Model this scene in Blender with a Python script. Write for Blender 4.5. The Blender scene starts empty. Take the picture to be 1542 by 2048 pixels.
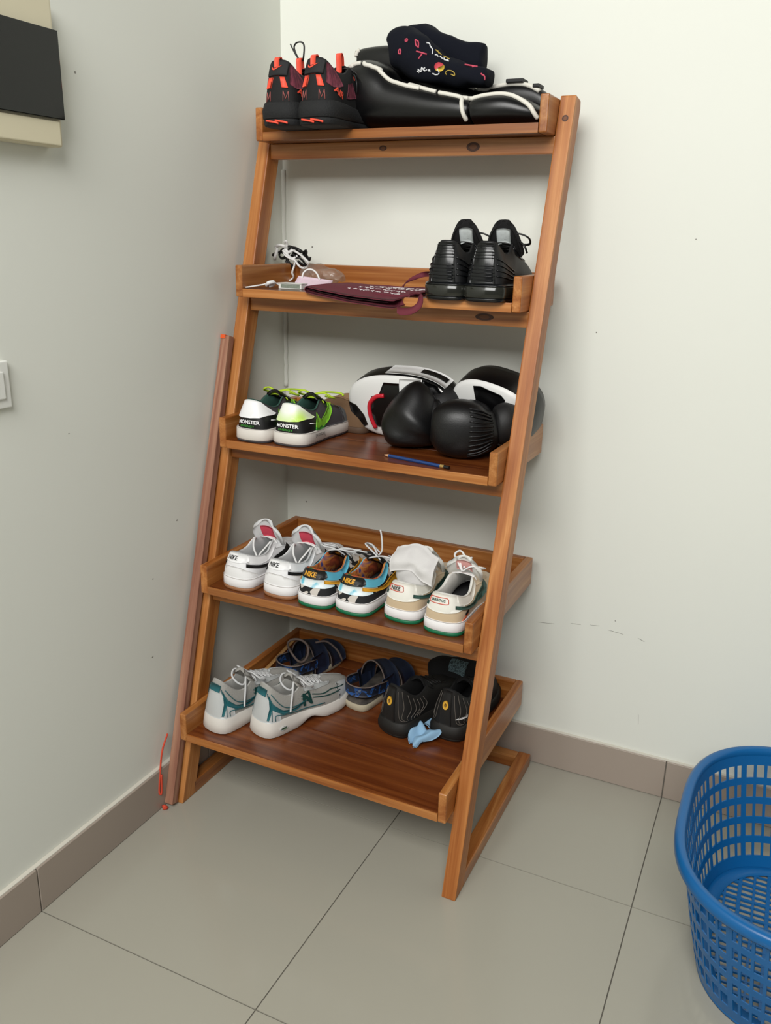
import bpy, bmesh, math, random
from mathutils import Vector, Matrix, noise
from mathutils.geometry import delaunay_2d_cdt
from mathutils.bvhtree import BVHTree

random.seed(7)
SC = bpy.context.scene
COL = SC.collection
V = Vector

# ------------------------------------------------------------------ camera
cam_d = bpy.data.cameras.new('camera')
cam = bpy.data.objects.new('camera', cam_d)
COL.objects.link(cam)
cam_d.sensor_fit = 'HORIZONTAL'
cam_d.sensor_width = 36.0
cam_d.lens = 1704.86 / 1542 * 36.0
cam_d.clip_start = 0.05
_yaw, _pit, _rol = 0.4395, -0.3122, 0.0221
_f = V((-math.sin(_yaw) * math.cos(_pit), math.cos(_yaw) * math.cos(_pit), math.sin(_pit)))
_r0 = V((math.cos(_yaw), math.sin(_yaw), 0))
_u0 = _r0.cross(_f)
_r = math.cos(_rol) * _r0 + math.sin(_rol) * _u0
_u = -math.sin(_rol) * _r0 + math.cos(_rol) * _u0
cam.matrix_world = Matrix(((_r.x, _u.x, -_f.x, 1.2965), (_r.y, _u.y, -_f.y, -2.0824), (_r.z, _u.z, -_f.z, 1.4156), (0, 0, 0, 1)))
SC.camera = cam

# ------------------------------------------------------------------ light and exposure
world = bpy.data.worlds.new('daylight')
SC.world = world
world.use_nodes = True
_bg = world.node_tree.nodes['Background']
_bg.inputs[0].default_value = (1.0, 0.99, 0.96, 1)
_bg.inputs[1].default_value = 0.13


def area_light(name, loc, target, sx, sy, power, col):
    l = bpy.data.lights.new(name, 'AREA')
    l.shape = 'RECTANGLE'
    l.size, l.size_y, l.energy, l.color = sx, sy, power, col
    o = bpy.data.objects.new(name, l)
    COL.objects.link(o)
    o.location = loc
    o.rotation_euler = (V(target) - V(loc)).to_track_quat('-Z', 'Y').to_euler()
    return o


area_light('window_daylight', (1.15, -3.4, 3.15), (.95, 0, .9), 2.4, 1.7, 147, (1.0, 0.99, 0.965))
SC.view_settings.view_transform = 'Standard'
SC.view_settings.look = 'None'
SC.view_settings.gamma = 1.0
SC.view_settings.use_curve_mapping = False
SC.view_settings.exposure = 0.0


# ------------------------------------------------------------------ helpers: materials
def lin(c):
    if isinstance(c, str):
        c = [int(c[i:i + 2], 16) / 255 for i in (0, 2, 4)]
        c = [x / 12.92 if x <= .04045 else ((x + .055) / 1.055) ** 2.4 for x in c]
    return (c[0], c[1], c[2], 1)


MATS = {}


def mat(name, col, rough=.6, spec=.5, coat=0, bump=0, bscale=300, metal=0, vary=0, vscale=20, alpha=1, sheen=0):
    if name in MATS:
        return MATS[name]
    m = bpy.data.materials.new(name)
    m.use_nodes = True
    n, l = m.node_tree.nodes, m.node_tree.links
    b = n['Principled BSDF']
    b.inputs['Base Color'].default_value = lin(col)
    b.inputs['Roughness'].default_value = rough
    b.inputs['Specular IOR Level'].default_value = spec
    b.inputs['Coat Weight'].default_value = coat
    b.inputs['Metallic'].default_value = metal
    b.inputs['Sheen Weight'].default_value = sheen
    if alpha < 1:
        b.inputs['Alpha'].default_value = alpha
    if bump or vary:
        tc = n.new('ShaderNodeTexCoord')
    if bump:
        t = n.new('ShaderNodeTexNoise')
        t.inputs['Scale'].default_value = bscale
        l.new(tc.outputs['Object'], t.inputs['Vector'])
        bp = n.new('ShaderNodeBump')
        bp.inputs['Strength'].default_value = bump
        bp.inputs['Distance'].default_value = .002
        l.new(t.outputs['Fac'], bp.inputs['Height'])
        l.new(bp.outputs['Normal'], b.inputs['Normal'])
    if vary:
        t = n.new('ShaderNodeTexNoise')
        t.inputs['Scale'].default_value = vscale
        t.inputs['Detail'].default_value = 4
        l.new(tc.outputs['Object'], t.inputs['Vector'])
        mx = n.new('ShaderNodeMix')
        mx.data_type = 'RGBA'
        c = lin(col)
        mx.inputs[6].default_value = tuple(x * (1 - vary) for x in c[:3]) + (1,)
        mx.inputs[7].default_value = tuple(min(1, x * (1 + vary)) for x in c[:3]) + (1,)
        l.new(t.outputs['Fac'], mx.inputs[0])
        l.new(mx.outputs[2], b.inputs['Base Color'])
    MATS[name] = m
    return m


def ramp_mat(name, stops, scale=20, rough=.6, kind='noise', detail=2, constant=False, dist=0, mapping=None):
    if name in MATS:
        return MATS[name]
    m = bpy.data.materials.new(name)
    m.use_nodes = True
    n, l = m.node_tree.nodes, m.node_tree.links
    b = n['Principled BSDF']
    b.inputs['Roughness'].default_value = rough
    tc = n.new('ShaderNodeTexCoord')
    mp = n.new('ShaderNodeMapping')
    if mapping:
        mp.inputs['Scale'].default_value = mapping
    t = n.new('ShaderNodeTexNoise')
    t.inputs['Scale'].default_value = scale
    t.inputs['Detail'].default_value = detail
    t.inputs['Distortion'].default_value = dist
    r = n.new('ShaderNodeValToRGB')
    if constant:
        r.color_ramp.interpolation = 'CONSTANT'
    while len(r.color_ramp.elements) < len(stops):
        r.color_ramp.elements.new(.5)
    for e, (p, c) in zip(r.color_ramp.elements, stops):
        e.position = p
        e.color = lin(c)
    l.new(tc.outputs['Object'], mp.inputs[0])
    l.new(mp.outputs[0], t.inputs['Vector'])
    l.new(t.outputs['Fac'], r.inputs[0])
    l.new(r.outputs[0], b.inputs['Base Color'])
    MATS[name] = m
    return m


def wood_mat(name, axis, cols, rough=.38, coat=.25, tone=1.0):
    """teak: grain along local axis 0/1/2; every piece gets its own offset and tone"""
    if name in MATS:
        return MATS[name]
    m = bpy.data.materials.new(name)
    m.use_nodes = True
    n, l = m.node_tree.nodes, m.node_tree.links
    b = n['Principled BSDF']
    tc = n.new('ShaderNodeTexCoord')
    oi = n.new('ShaderNodeObjectInfo')
    add = n.new('ShaderNodeVectorMath')
    add.operation = 'ADD'
    sc = n.new('ShaderNodeVectorMath')
    sc.operation = 'SCALE'
    cmb = n.new('ShaderNodeCombineXYZ')
    for i in range(3):
        l.new(oi.outputs['Random'], cmb.inputs[i])
    l.new(cmb.outputs[0], sc.inputs[0])
    sc.inputs['Scale'].default_value = 17.0
    l.new(tc.outputs['Object'], add.inputs[0])
    l.new(sc.outputs[0], add.inputs[1])
    mp = n.new('ShaderNodeMapping')
    s = [13.0, 13.0, 13.0]
    s[axis] = .7
    mp.inputs['Scale'].default_value = s
    l.new(add.outputs[0], mp.inputs[0])
    # broad cathedral figure
    t1 = n.new('ShaderNodeTexNoise')
    t1.inputs['Scale'].default_value = .9
    t1.inputs['Detail'].default_value = 3
    t1.inputs['Distortion'].default_value = .7
    l.new(mp.outputs[0], t1.inputs['Vector'])
    mul = n.new('ShaderNodeMath')
    mul.operation = 'MULTIPLY'
    mul.inputs[1].default_value = 5.0
    l.new(t1.outputs['Fac'], mul.inputs[0])
    fr = n.new('ShaderNodeMath')
    fr.operation = 'PINGPONG'
    fr.inputs[1].default_value = .5
    l.new(mul.outputs[0], fr.inputs[0])
    # fine fibres
    mp2 = n.new('ShaderNodeMapping')
    s2 = [260.0, 260.0, 260.0]
    s2[axis] = 6.0
    mp2.inputs['Scale'].default_value = s2
    l.new(add.outputs[0], mp2.inputs[0])
    t2 = n.new('ShaderNodeTexNoise')
    t2.inputs['Scale'].default_value = 1.0
    t2.inputs['Detail'].default_value = 2
    l.new(mp2.outputs[0], t2.inputs['Vector'])
    mixf = n.new('ShaderNodeMath')
    mixf.operation = 'MULTIPLY_ADD'
    l.new(fr.outputs[0], mixf.inputs[0])
    mixf.inputs[1].default_value = .95
    sub = n.new('ShaderNodeMath')
    sub.operation = 'MULTIPLY_ADD'
    l.new(t2.outputs['Fac'], sub.inputs[0])
    sub.inputs[1].default_value = .5
    sub.inputs[2].default_value = .06
    l.new(sub.outputs[0], mixf.inputs[2])
    r = n.new('ShaderNodeValToRGB')
    els = r.color_ramp.elements
    els.new(.5)
    els.new(.8)
    for e, p, c in zip(els, (.0, .35, .7, 1.0), cols):
        e.position = p
        e.color = lin(c)
    l.new(mixf.outputs[0], r.inputs[0])
    hv = n.new('ShaderNodeHueSaturation')
    mr = n.new('ShaderNodeMapRange')
    mr.inputs['To Min'].default_value = .82 * tone
    mr.inputs['To Max'].default_value = 1.15 * tone
    l.new(oi.outputs['Random'], mr.inputs['Value'])
    l.new(mr.outputs[0], hv.inputs['Value'])
    l.new(r.outputs[0], hv.inputs['Color'])
    l.new(hv.outputs[0], b.inputs['Base Color'])
    b.inputs['Roughness'].default_value = rough
    b.inputs['Coat Weight'].default_value = coat
    b.inputs['Coat Roughness'].default_value = .3
    bp = n.new('ShaderNodeBump')
    bp.inputs['Strength'].default_value = .12
    bp.inputs['Distance'].default_value = .001
    l.new(t2.outputs['Fac'], bp.inputs['Height'])
    l.new(bp.outputs['Normal'], b.inputs['Normal'])
    MATS[name] = m
    return m


# ------------------------------------------------------------------ helpers: objects
WM = {}


def wm(o):
    return WM.get(o.name, Matrix.Identity(4)) if o else Matrix.Identity(4)


def tag(o, label=None, cat=None, group=None, kind=None):
    for k, v in (('label', label), ('category', cat), ('group', group), ('kind', kind)):
        if v:
            o[k] = v
    return o


def place(o, parent, M):
    COL.objects.link(o)
    if parent:
        o.parent = parent
        o.matrix_basis = wm(parent).inverted() @ M
    else:
        o.matrix_basis = M
    WM[o.name] = M.copy()
    return o


def thing(name, label, cat, loc=(0, 0, 0), rotz=0, group=None, parent=None):
    o = bpy.data.objects.new(name, None)
    o.empty_display_size = .05
    place(o, parent, Matrix.Translation(loc) @ Matrix.Rotation(rotz, 4, 'Z'))
    return tag(o, label, cat, group)


def mesh(name, vs, fs, m, parent=None, M=None, smooth=True, local=True, weld=False):
    """local=True: vs in the frame M (default the parent's); local=False: vs in world space, frame M"""
    if M is None:
        M = wm(parent) if parent else Matrix.Identity(4)
    if not local:
        inv = M.inverted()
        vs = [inv @ V(v) for v in vs]
    me = bpy.data.meshes.new(name)
    me.from_pydata([tuple(v) for v in vs], [], [tuple(f) for f in fs])
    if weld:
        bm = bmesh.new()
        bm.from_mesh(me)
        bmesh.ops.remove_doubles(bm, verts=bm.verts, dist=1e-5)
        bmesh.ops.recalc_face_normals(bm, faces=bm.faces)
        bm.to_mesh(me)
        bm.free()
    if smooth:
        me.polygons.foreach_set('use_smooth', [True] * len(me.polygons))
    me.materials.append(m)
    me.update()
    o = bpy.data.objects.new(name, me)
    return place(o, parent, M)


def box(name, lo, hi, m, parent=None, bevel=.002, seg=2):
    lo, hi = V(lo), V(hi)
    c, d = (lo + hi) / 2, hi - lo
    bm = bmesh.new()
    bmesh.ops.create_cube(bm, size=1)
    for v in bm.verts:
        v.co = V((v.co.x * d.x, v.co.y * d.y, v.co.z * d.z))
    if bevel:
        bmesh.ops.bevel(bm, geom=list(bm.edges), offset=min(bevel, min(d) * .4), segments=seg, affect='EDGES', profile=.6)
    me = bpy.data.meshes.new(name)
    bm.to_mesh(me)
    bm.free()
    me.materials.append(m)
    o = bpy.data.objects.new(name, me)
    return place(o, parent, Matrix.Translation(c))


def catmull(pts, n=6, closed=False):
    pts = [V(p) for p in pts]
    if len(pts) < 3 and not closed:
        return pts
    out = []
    k = len(pts)
    rng = range(k) if closed else range(k - 1)
    for i in rng:
        if closed:
            a, b, c, d = pts[i - 1], pts[i], pts[(i + 1) % k], pts[(i + 2) % k]
        else:
            b, c = pts[i], pts[i + 1]
            a = pts[i - 1] if i else b * 2 - c
            d = pts[i + 2] if i + 2 < k else c * 2 - b
        for j in range(n):
            t = j / n
            out.append(.5 * (2 * b + (c - a) * t + (2 * a - 5 * b + 4 * c - d) * t * t + (3 * b - a - 3 * c + d) * t ** 3))
    if not closed:
        out.append(pts[-1])
    return out


def tube_geo(pts, r, sides=8, closed=False, flat=1.0, up=None, taper=None):
    pts = [V(p) for p in pts]
    k = len(pts)
    vs, fs = [], []
    prev = None
    for i, p in enumerate(pts):
        if closed:
            t = pts[(i + 1) % k] - pts[i - 1]
        else:
            t = pts[min(i + 1, k - 1)] - pts[max(i - 1, 0)]
        if t.length < 1e-9:
            t = V((0, 0, 1))
        t.normalize()
        if up is not None:
            ref = V(up[i]) if isinstance(up, list) else V(up)
        else:
            ref = prev if prev is not None else (V((0, 0, 1)) if abs(t.z) < .9 else V((1, 0, 0)))
        nrm = ref - t * ref.dot(t)
        if nrm.length < 1e-6:
            nrm = t.orthogonal()
        nrm.normalize()
        prev = nrm
        bi = t.cross(nrm)
        rr = r * (taper[min(i, len(taper) - 1)] if taper else 1)
        for j in range(sides):
            a = 2 * math.pi * j / sides
            vs.append(p + bi * math.cos(a) * rr + nrm * math.sin(a) * rr * flat)
    n = k if closed else k - 1
    for i in range(n):
        for j in range(sides):
            a, b = i * sides + j, i * sides + (j + 1) % sides
            c, d = ((i + 1) % k) * sides + (j + 1) % sides, ((i + 1) % k) * sides + j
            fs.append((a, b, c, d))
    if not closed:
        fs.append(tuple(range(sides))[::-1])
        fs.append(tuple((k - 1) * sides + j for j in range(sides)))
    return vs, fs


def join_geo(parts):
    vs, fs = [], []
    for a, b in parts:
        o = len(vs)
        vs += list(a)
        fs += [tuple(i + o for i in f) for f in b]
    return vs, fs


def tube(name, pts, r, m, parent=None, M=None, smooth_n=5, **kw):
    cl = kw.get('closed', False)
    p = catmull(pts, smooth_n, cl) if smooth_n else pts
    vs, fs = tube_geo(p, r, **kw)
    return mesh(name, vs, fs, m, parent, M)


def tubes(name, lists, r, m, parent=None, M=None, smooth_n=5, **kw):
    g = [tube_geo(catmull(p, smooth_n, kw.get('closed', False)), r, **kw) for p in lists]
    vs, fs = join_geo(g)
    return mesh(name, vs, fs, m, parent, M)


def loft_geo(secs, n=28, up=(0, 0, 1), cap=True):
    """secs: (centre, half width, half height[, exponent[, roll]]) swept along the centre line"""
    k = len(secs)
    cs = [V(s[0]) for s in secs]
    vs, fs = [], []
    for i, s in enumerate(secs):
        t = cs[min(i + 1, k - 1)] - cs[max(i - 1, 0)]
        t.normalize()
        ref = V(up)
        nrm = ref - t * ref.dot(t)
        nrm.normalize()
        bi = t.cross(nrm)
        e = s[3] if len(s) > 3 else 2.0
        ro = s[4] if len(s) > 4 else 0
        for j in range(n):
            a = 2 * math.pi * j / n
            ca, sa = math.cos(a), math.sin(a)
            x = math.copysign(abs(ca) ** (2 / e), ca) * s[1]
            y = math.copysign(abs(sa) ** (2 / e), sa) * s[2]
            x, y = x * math.cos(ro) - y * math.sin(ro), x * math.sin(ro) + y * math.cos(ro)
            vs.append(cs[i] + bi * x + nrm * y)
    for i in range(k - 1):
        for j in range(n):
            fs.append((i * n + j, (i + 1) * n + j, (i + 1) * n + (j + 1) % n, i * n + (j + 1) % n))
    if cap:
        for base, c, flip in ((0, cs[0], True), ((k - 1) * n, cs[-1], False)):
            ci = len(vs)
            vs.append(c)
            for j in range(n):
                f = (base + j, base + (j + 1) % n, ci)
                fs.append(f if flip else f[::-1])
    return vs, fs


def dense(secs, n=4):
    """smoothly resample loft sections"""
    pts = [V(s[0]) for s in secs]
    cs = catmull(pts, n)
    m = len(secs[0])
    chan = [catmull([V((s[1], s[2], s[3] if m > 3 else 2.0)) for s in secs], n)][0]
    rol = catmull([V((s[4] if m > 4 else 0, 0, 0)) for s in secs], n)
    return [(c, max(.0005, q.x), max(.0005, q.y), max(1.2, q.z), r.x) for c, q, r in zip(cs, chan, rol)]


def wobble(vs, amp, scale, seed=0):
    out = []
    for v in vs:
        p = V(v) * scale + V((seed * 3.1, seed * 1.7, seed))
        out.append(V(v) + noise.noise_vector(p) * amp)
    return out


def in_poly(p, poly):
    c = False
    j = len(poly) - 1
    for i in range(len(poly)):
        a, b = poly[i], poly[j]
        if (a[1] > p[1]) != (b[1] > p[1]) and p[0] < (b[0] - a[0]) * (p[1] - a[1]) / (b[1] - a[1]) + a[0]:
            c = not c
        j = i
    return c


def fill2d(poly, step, aspect=1.0):
    """triangulate a polygon with inner grid points; aspect = size of one y unit in x units"""
    # densify boundary
    bd = []
    for i in range(len(poly)):
        a, b = V(poly[i]), V(poly[(i + 1) % len(poly)])
        d = math.hypot(b.x - a.x, (b.y - a.y) * aspect)
        k = max(1, int(d / step))
        for j in range(k):
            bd.append(a.lerp(b, j / k))
    xs = [p.x for p in bd]
    ys = [p.y for p in bd]
    pts = [V((p.x, p.y)) for p in bd]
    nb = len(bd)
    x = min(xs) + step * .5
    while x < max(xs):
        y = min(ys) + step / aspect * .5
        while y < max(ys):
            if in_poly((x, y), bd) and min((p.x - x) ** 2 + ((p.y - y) * aspect) ** 2 for p in bd) > (step * .45) ** 2:
                pts.append(V((x, y)))
            y += step / aspect
        x += step
    co = [V((p.x, p.y * aspect)) for p in pts]
    ov, _, of, _, _, _ = delaunay_2d_cdt(co, [], [list(range(nb))], 1, 1e-7)
    return [V((p.x, p.y / aspect)) for p in ov], [tuple(f) for f in of]


def edges_of(fs):
    cnt = {}
    for f in fs:
        for i in range(len(f)):
            e = (f[i], f[(i + 1) % len(f)])
            if (e[1], e[0]) in cnt:
                del cnt[(e[1], e[0])]
            else:
                cnt[e] = 1
    return list(cnt)


def sheet(top, bot, fs):
    """closed thin solid from two matching vertex lists"""
    n = len(top)
    out = list(fs) + [tuple(i + n for i in f[::-1]) for f in fs]
    for a, b in edges_of(fs):
        out.append((a, a + n, b + n, b)[::-1])
    return list(top) + list(bot), out


def grid_sheet(fn, nu, nv, th):
    """fn(u,v)->Vector; thin solid of thickness th"""
    P = [[V(fn(i / nu, j / nv)) for j in range(nv + 1)] for i in range(nu + 1)]
    top, bot = [], []
    for i in range(nu + 1):
        for j in range(nv + 1):
            du = P[min(i + 1, nu)][j] - P[max(i - 1, 0)][j]
            dv = P[i][min(j + 1, nv)] - P[i][max(j - 1, 0)]
            nn = du.cross(dv)
            if nn.length > 1e-12:
                nn.normalize()
            top.append(P[i][j] + nn * th / 2)
            bot.append(P[i][j] - nn * th / 2)
    w = nv + 1
    fs = [(i * w + j, (i + 1) * w + j, (i + 1) * w + j + 1, i * w + j + 1) for i in range(nu) for j in range(nv)]
    return sheet(top, bot, fs)


TXT = {}


def text2d(s, shear=0.0, bold=0.0):
    key = (s, shear, bold)
    if key not in TXT:
        cu = bpy.data.curves.new('lettering', 'FONT')
        cu.body = s
        cu.shear = shear
        cu.offset = bold
        cu.resolution_u = 2
        o = bpy.data.objects.new('lettering_tmp', cu)
        COL.objects.link(o)
        dg = bpy.context.evaluated_depsgraph_get()
        me = o.evaluated_get(dg).to_mesh()
        vs = [v.co.copy() for v in me.vertices]
        fs = [tuple(p.vertices) for p in me.polygons]
        o.evaluated_get(dg).to_mesh_clear()
        bpy.data.objects.remove(o)
        bpy.data.curves.remove(cu)
        x0, x1 = min(v.x for v in vs), max(v.x for v in vs)
        y0, y1 = min(v.y for v in vs), max(v.y for v in vs)
        TXT[key] = ([V(((v.x - x0) / (x1 - x0), (v.y - y0) / (y1 - y0))) for v in vs], fs)
    return TXT[key]


def snap_fn(vs, fs):
    t = BVHTree.FromPolygons([V(v) for v in vs], [tuple(f) for f in fs])

    def f(p, off=0.0):
        loc, nrm, _, _ = t.find_nearest(V(p))
        d = V(p) - loc
        return loc + nrm * off, nrm
    return f

# ------------------------------------------------------------------ the room
def wall_mat():
    m = mat('wall_paint', 'e4e6dd', rough=.75, spec=.25, bump=.08, bscale=35, vary=.012, vscale=3)
    return m


M_wall = wall_mat()
M_tile = mat('floor_tile', 'a5a295', rough=.16, spec=.45, vary=.03, vscale=2.5, bump=.02, bscale=6)
M_grout = mat('grout', '615d54', rough=.9)
M_skirt = mat('skirting_tile', 'a3968a', rough=.35, vary=.04, vscale=4)
M_caulk = mat('caulk', 'd2cec2', rough=.8)
WX, WY = -.015, .012          # painted wall planes (the skirting tiles stand proud of them)


def structure(o, label):
    return tag(o, label=label, kind='structure')


H = 2.75
w = box('wall_back', (WX - .12, WY, -.05), (3.6, WY + .12, H), M_wall, bevel=0)
structure(w, 'pale grey white painted back wall behind the shelf')
wl = box('wall_left', (WX - .12, -3.6, -.05), (WX, WY, H), M_wall, bevel=0)
structure(wl, 'pale grey painted left wall carrying the fuse box and switch')
fl = box('floor', (WX, -3.6, -.05), (3.6, WY, -.002), M_grout, bevel=0)
structure(fl, 'large glossy greige floor tiles with thin dark joints')
XA, YA, T, G = .5537, .4382, .6, .0026
xs = [WX] + [XA + T * k for k in range(0, 6)]
ys = [WY] + [-YA - T * k for k in range(0, 6)]
for i in range(len(xs) - 1):
    for j in range(len(ys) - 1):
        box('floor_tile', (xs[i] + G / 2, ys[j + 1] + G / 2, -.003), (xs[i + 1] - G / 2, ys[j] - G / 2, 0), M_tile, fl, bevel=0)
HB = .111
bb = box('baseboard_back', (0, .002, 0), (3.6, WY, HB - .004), M_grout, bevel=0)
structure(bb, 'taupe skirting tiles along the foot of the back wall')
bl = box('baseboard_left', (WX, -3.6, 0), (-.002, .002, HB - .004), M_grout, bevel=0)
structure(bl, 'taupe skirting tiles along the foot of the left wall')
for i in range(len(xs) - 1):
    box('skirting_tile', (max(xs[i], 0) + G / 2, 0, .001), (xs[i + 1] - G / 2, WY - .002, HB), M_skirt, bb, bevel=.0012, seg=1)
for j in range(len(ys) - 1):
    box('skirting_tile', (WX + .002, ys[j + 1] + G / 2, .001), (0, min(ys[j], 0) - G / 2, HB), M_skirt, bl, bevel=.0012, seg=1)


box('caulk_bead', (0, .004, HB - .001), (3.6, WY, HB + .003), M_caulk, bb, bevel=.001)
box('caulk_bead', (WX, -3.6, HB - .001), (-.004, .004, HB + .003), M_caulk, bl, bevel=.001)

# scuffs and specks: small worn marks on the paint and crumbs on the tiles
M_scuff = mat('scuff', '8d8b84', rough=.9)
M_speck = mat('speck', '4a4238', rough=.9)


def scuff(y, x, z, w_, h_, ang=0):
    pts = []
    for k in range(9):
        a = 2 * math.pi * k / 9
        pts.append((math.cos(a) * w_ / 2 * random.uniform(.7, 1.1), math.sin(a) * h_ / 2 * random.uniform(.6, 1.1)))
    vs = [V((p[0] * math.cos(ang) - p[1] * math.sin(ang), 0, p[0] * math.sin(ang) + p[1] * math.cos(ang))) for p in pts]
    v2, f2 = sheet(vs, [v + V((0, .0006, 0)) for v in vs], [tuple(range(9))])
    return v2, f2, Matrix.Translation((x, y, z))


for (x, z, w_, h_, a) in [(.86, 1.208, .004, .004, 0), (1.06, 1.425, .004, .003, 0), (.98, .476, .004, .003, 0), (1.068, .21, .0012, .035, .1),
                          (.075, 1.385, .006, .005, 0), (.80, .43, .05, .0012, .12), (.88, .445, .03, .0012, .05), (.985, .445, .05, .0015, -.1),
                          (1.05, .438, .022, .0015, -.35), (.93, .452, .03, .001, .1), (.615, 1.46, .004, .004, 0), (.05, .66, .005, .005, 0)]:
    v2, f2, M2 = scuff(WY - .0003, x, z, w_, h_, a)
    mesh('scuff_mark', v2, f2, M_scuff, w, M2)
for (y, z, s_) in [(-.72, 1.70, .006), (-.82, 1.02, .004), (-.6, .62, .005), (-.5, .74, .006), (-.18, .55, .006), (-.62, .42, .007)]:
    v2, f2, M2 = scuff(0, 0, 0, s_, s_ * .7)
    mesh('scuff_mark', v2, f2, M_scuff, wl, Matrix.Translation((WX + .0003, y, z)) @ Matrix.Rotation(math.pi / 2, 4, 'Z'))
for (x, y, s_) in [(.03, -.72, .005), (.07, -.79, .006), (.10, -.80, .005), (.53, -1.05, .006), (.88, -.06, .005), (.36, -.62, .005), (.83, -.12, .004)]:
    vs, fs = loft_geo([((0, 0, 0), s_, s_ * .6), ((0, 0, .0012), s_ * .6, s_ * .4)], 8)
    mesh('speck', vs, fs, M_speck, fl, Matrix.Translation((x, y, 0)) @ Matrix.Rotation(random.uniform(0, 3), 4, 'Z'))

# ridge of filler running down the room corner
ridge = [(WX + .004 + random.uniform(-.001, .001), WY - .004 + random.uniform(-.001, .001), z) for z in [1.0 + .02 * k for k in range(30)]]
tube('filler_ridge', ridge, .006, M_wall, w, Matrix.Identity(4), smooth_n=2)

# ------------------------------------------------------------------ fuse box and switch on the left wall
M_cream = mat('cream_plastic', 'd9d1b4', rough=.4)
M_black_glass = mat('black_glass', '080a07', rough=.06, spec=.4)
M_switch = mat('switch_plastic', 'e4e5df', rough=.35)
fb = thing('fuse_box', 'cream fuse box with a dark glass door high on the left wall', 'fuse box', (WX, -.95, 1.56))
box('housing', (WX, -1.12, 1.560), (.018, -.798, 1.806), M_cream, fb, bevel=.006, seg=3)
box('glass_door', (.018, -1.08, 1.606), (.029, -.800, 1.752), M_black_glass, fb, bevel=.0015)
box('lower_lip', (.018, -1.12, 1.562), (.024, -.808, 1.603), M_cream, fb, bevel=.002)
ls = thing('light_switch', 'white square rocker light switch on the left wall', 'light switch', (WX, -1.0, 1.1))
box('plate', (WX, -1.046, 1.099), (-.004, -.960, 1.185), M_switch, ls, bevel=.003, seg=3)
box('rocker', (-.004, -1.030, 1.117), (.001, -.976, 1.167), M_switch, ls, bevel=.002)

# ------------------------------------------------------------------ the ladder shelf
TEAK = ('683410', '92531e', 'ab6e36', 'c48c54')
WXm = wood_mat('teak_along_width', 0, TEAK)
WYm = wood_mat('teak_along_depth', 1, TEAK)
WZm = wood_mat('teak_along_height', 2, TEAK, rough=.5, coat=.08)
WPm = wood_mat('teak_plank_shaded', 0, ('3d1806', '5c2a0e', '703a17', '8a4f24'), rough=.3, coat=.4)  # darker teak copy: shade on the tray tops put into the colour
ROOT = (.4, -.31, 0)
rack = thing('shoe_shelf', 'tall leaning teak ladder shelf with five trays of shoes and boxing gear', 'shelf', ROOT)
SLOPE = .2906
Y0 = -.604


def ystile(z):
    return Y0 + SLOPE * z


def stile(x0, x1):
    Mx = Matrix.Translation((x0, ystile(.85), .85)) @ Matrix.Rotation(-math.atan(SLOPE), 4, 'X')
    prof = [(ystile(0), 0), (ystile(0) + .052, 0), (ystile(1.69) + .052, 1.69), (ystile(1.705) + .045, 1.706), (ystile(1.712), 1.712)]
    vs = [(x0, y, z) for y, z in prof] + [(x1, y, z) for y, z in prof]
    n = len(prof)
    fs = [tuple(range(n)), tuple(range(n, 2 * n))[::-1]] + [(i, i + n, (i + 1) % n + n, (i + 1) % n) for i in range(n)]
    o = mesh('stile', vs, fs, WZm, rack, Mx, smooth=False, local=False)
    bm = bmesh.new()
    bm.from_mesh(o.data)
    bmesh.ops.recalc_face_normals(bm, faces=bm.faces)
    bmesh.ops.bevel(bm, geom=list(bm.edges), offset=.003, segments=2, affect='EDGES', profile=.6)
    bm.to_mesh(o.data)
    bm.free()
    return o


XL, XR = .037, .761
SW = .034
stile(XL - SW, XL)
stile(XR, XR + SW)
for x0 in (XL - SW, XR):
    box('floor_rail', (x0, ystile(0) + .05, 0), (x0 + SW, -.018, .036), WYm, rack, bevel=.003)
box('back_rail', (XL, -.052, 0), (XR, -.018, .034), WXm, rack, bevel=.003)
ZB = [.190, .552, .908, 1.268, 1.630]
YF = [-.598, -.487, -.386, -.296, -.192]
FLOORZ = [z + .02 for z in ZB]
BK = -.030
for k, (zb, yf) in enumerate(zip(ZB, YF)):
    tr = thing('shelf_tray', None, None, ((XL + XR) / 2, (yf + BK) / 2, zb), parent=rack)
    box('side_board', (XL + .0005, yf, zb), (XL + .020, BK, zb + .075), WYm, tr, bevel=.004, seg=3)
    box('side_board', (XR - .020, yf, zb), (XR - .0005, BK, zb + .075), WYm, tr, bevel=.004, seg=3)
    box('back_board', (XL + .020, BK - .019, zb), (XR - .020, BK, zb + .075), WXm, tr, bevel=.003)
    box('lit_front_strip', (XL + .0205, yf, zb), (XR - .0205, yf + .004, zb + .020), WXm, tr, bevel=.0012)  # added strip: paler teak gives the plank fronts their lit edge
    y = yf + .0042
    first = True
    while y < BK - .02:
        y2 = min(y + .164, BK - .0195)
        if BK - .02 - y2 < .05:
            y2 = BK - .0195
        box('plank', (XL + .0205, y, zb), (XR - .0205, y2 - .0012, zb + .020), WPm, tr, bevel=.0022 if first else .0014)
        first = False
        y = y2
    yr = ystile(zb - .018) + .008
    box('cross_rail', (XL, yr, zb - .036), (XR, yr + .022, zb - .0005), WXm, rack, bevel=.002)

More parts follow.
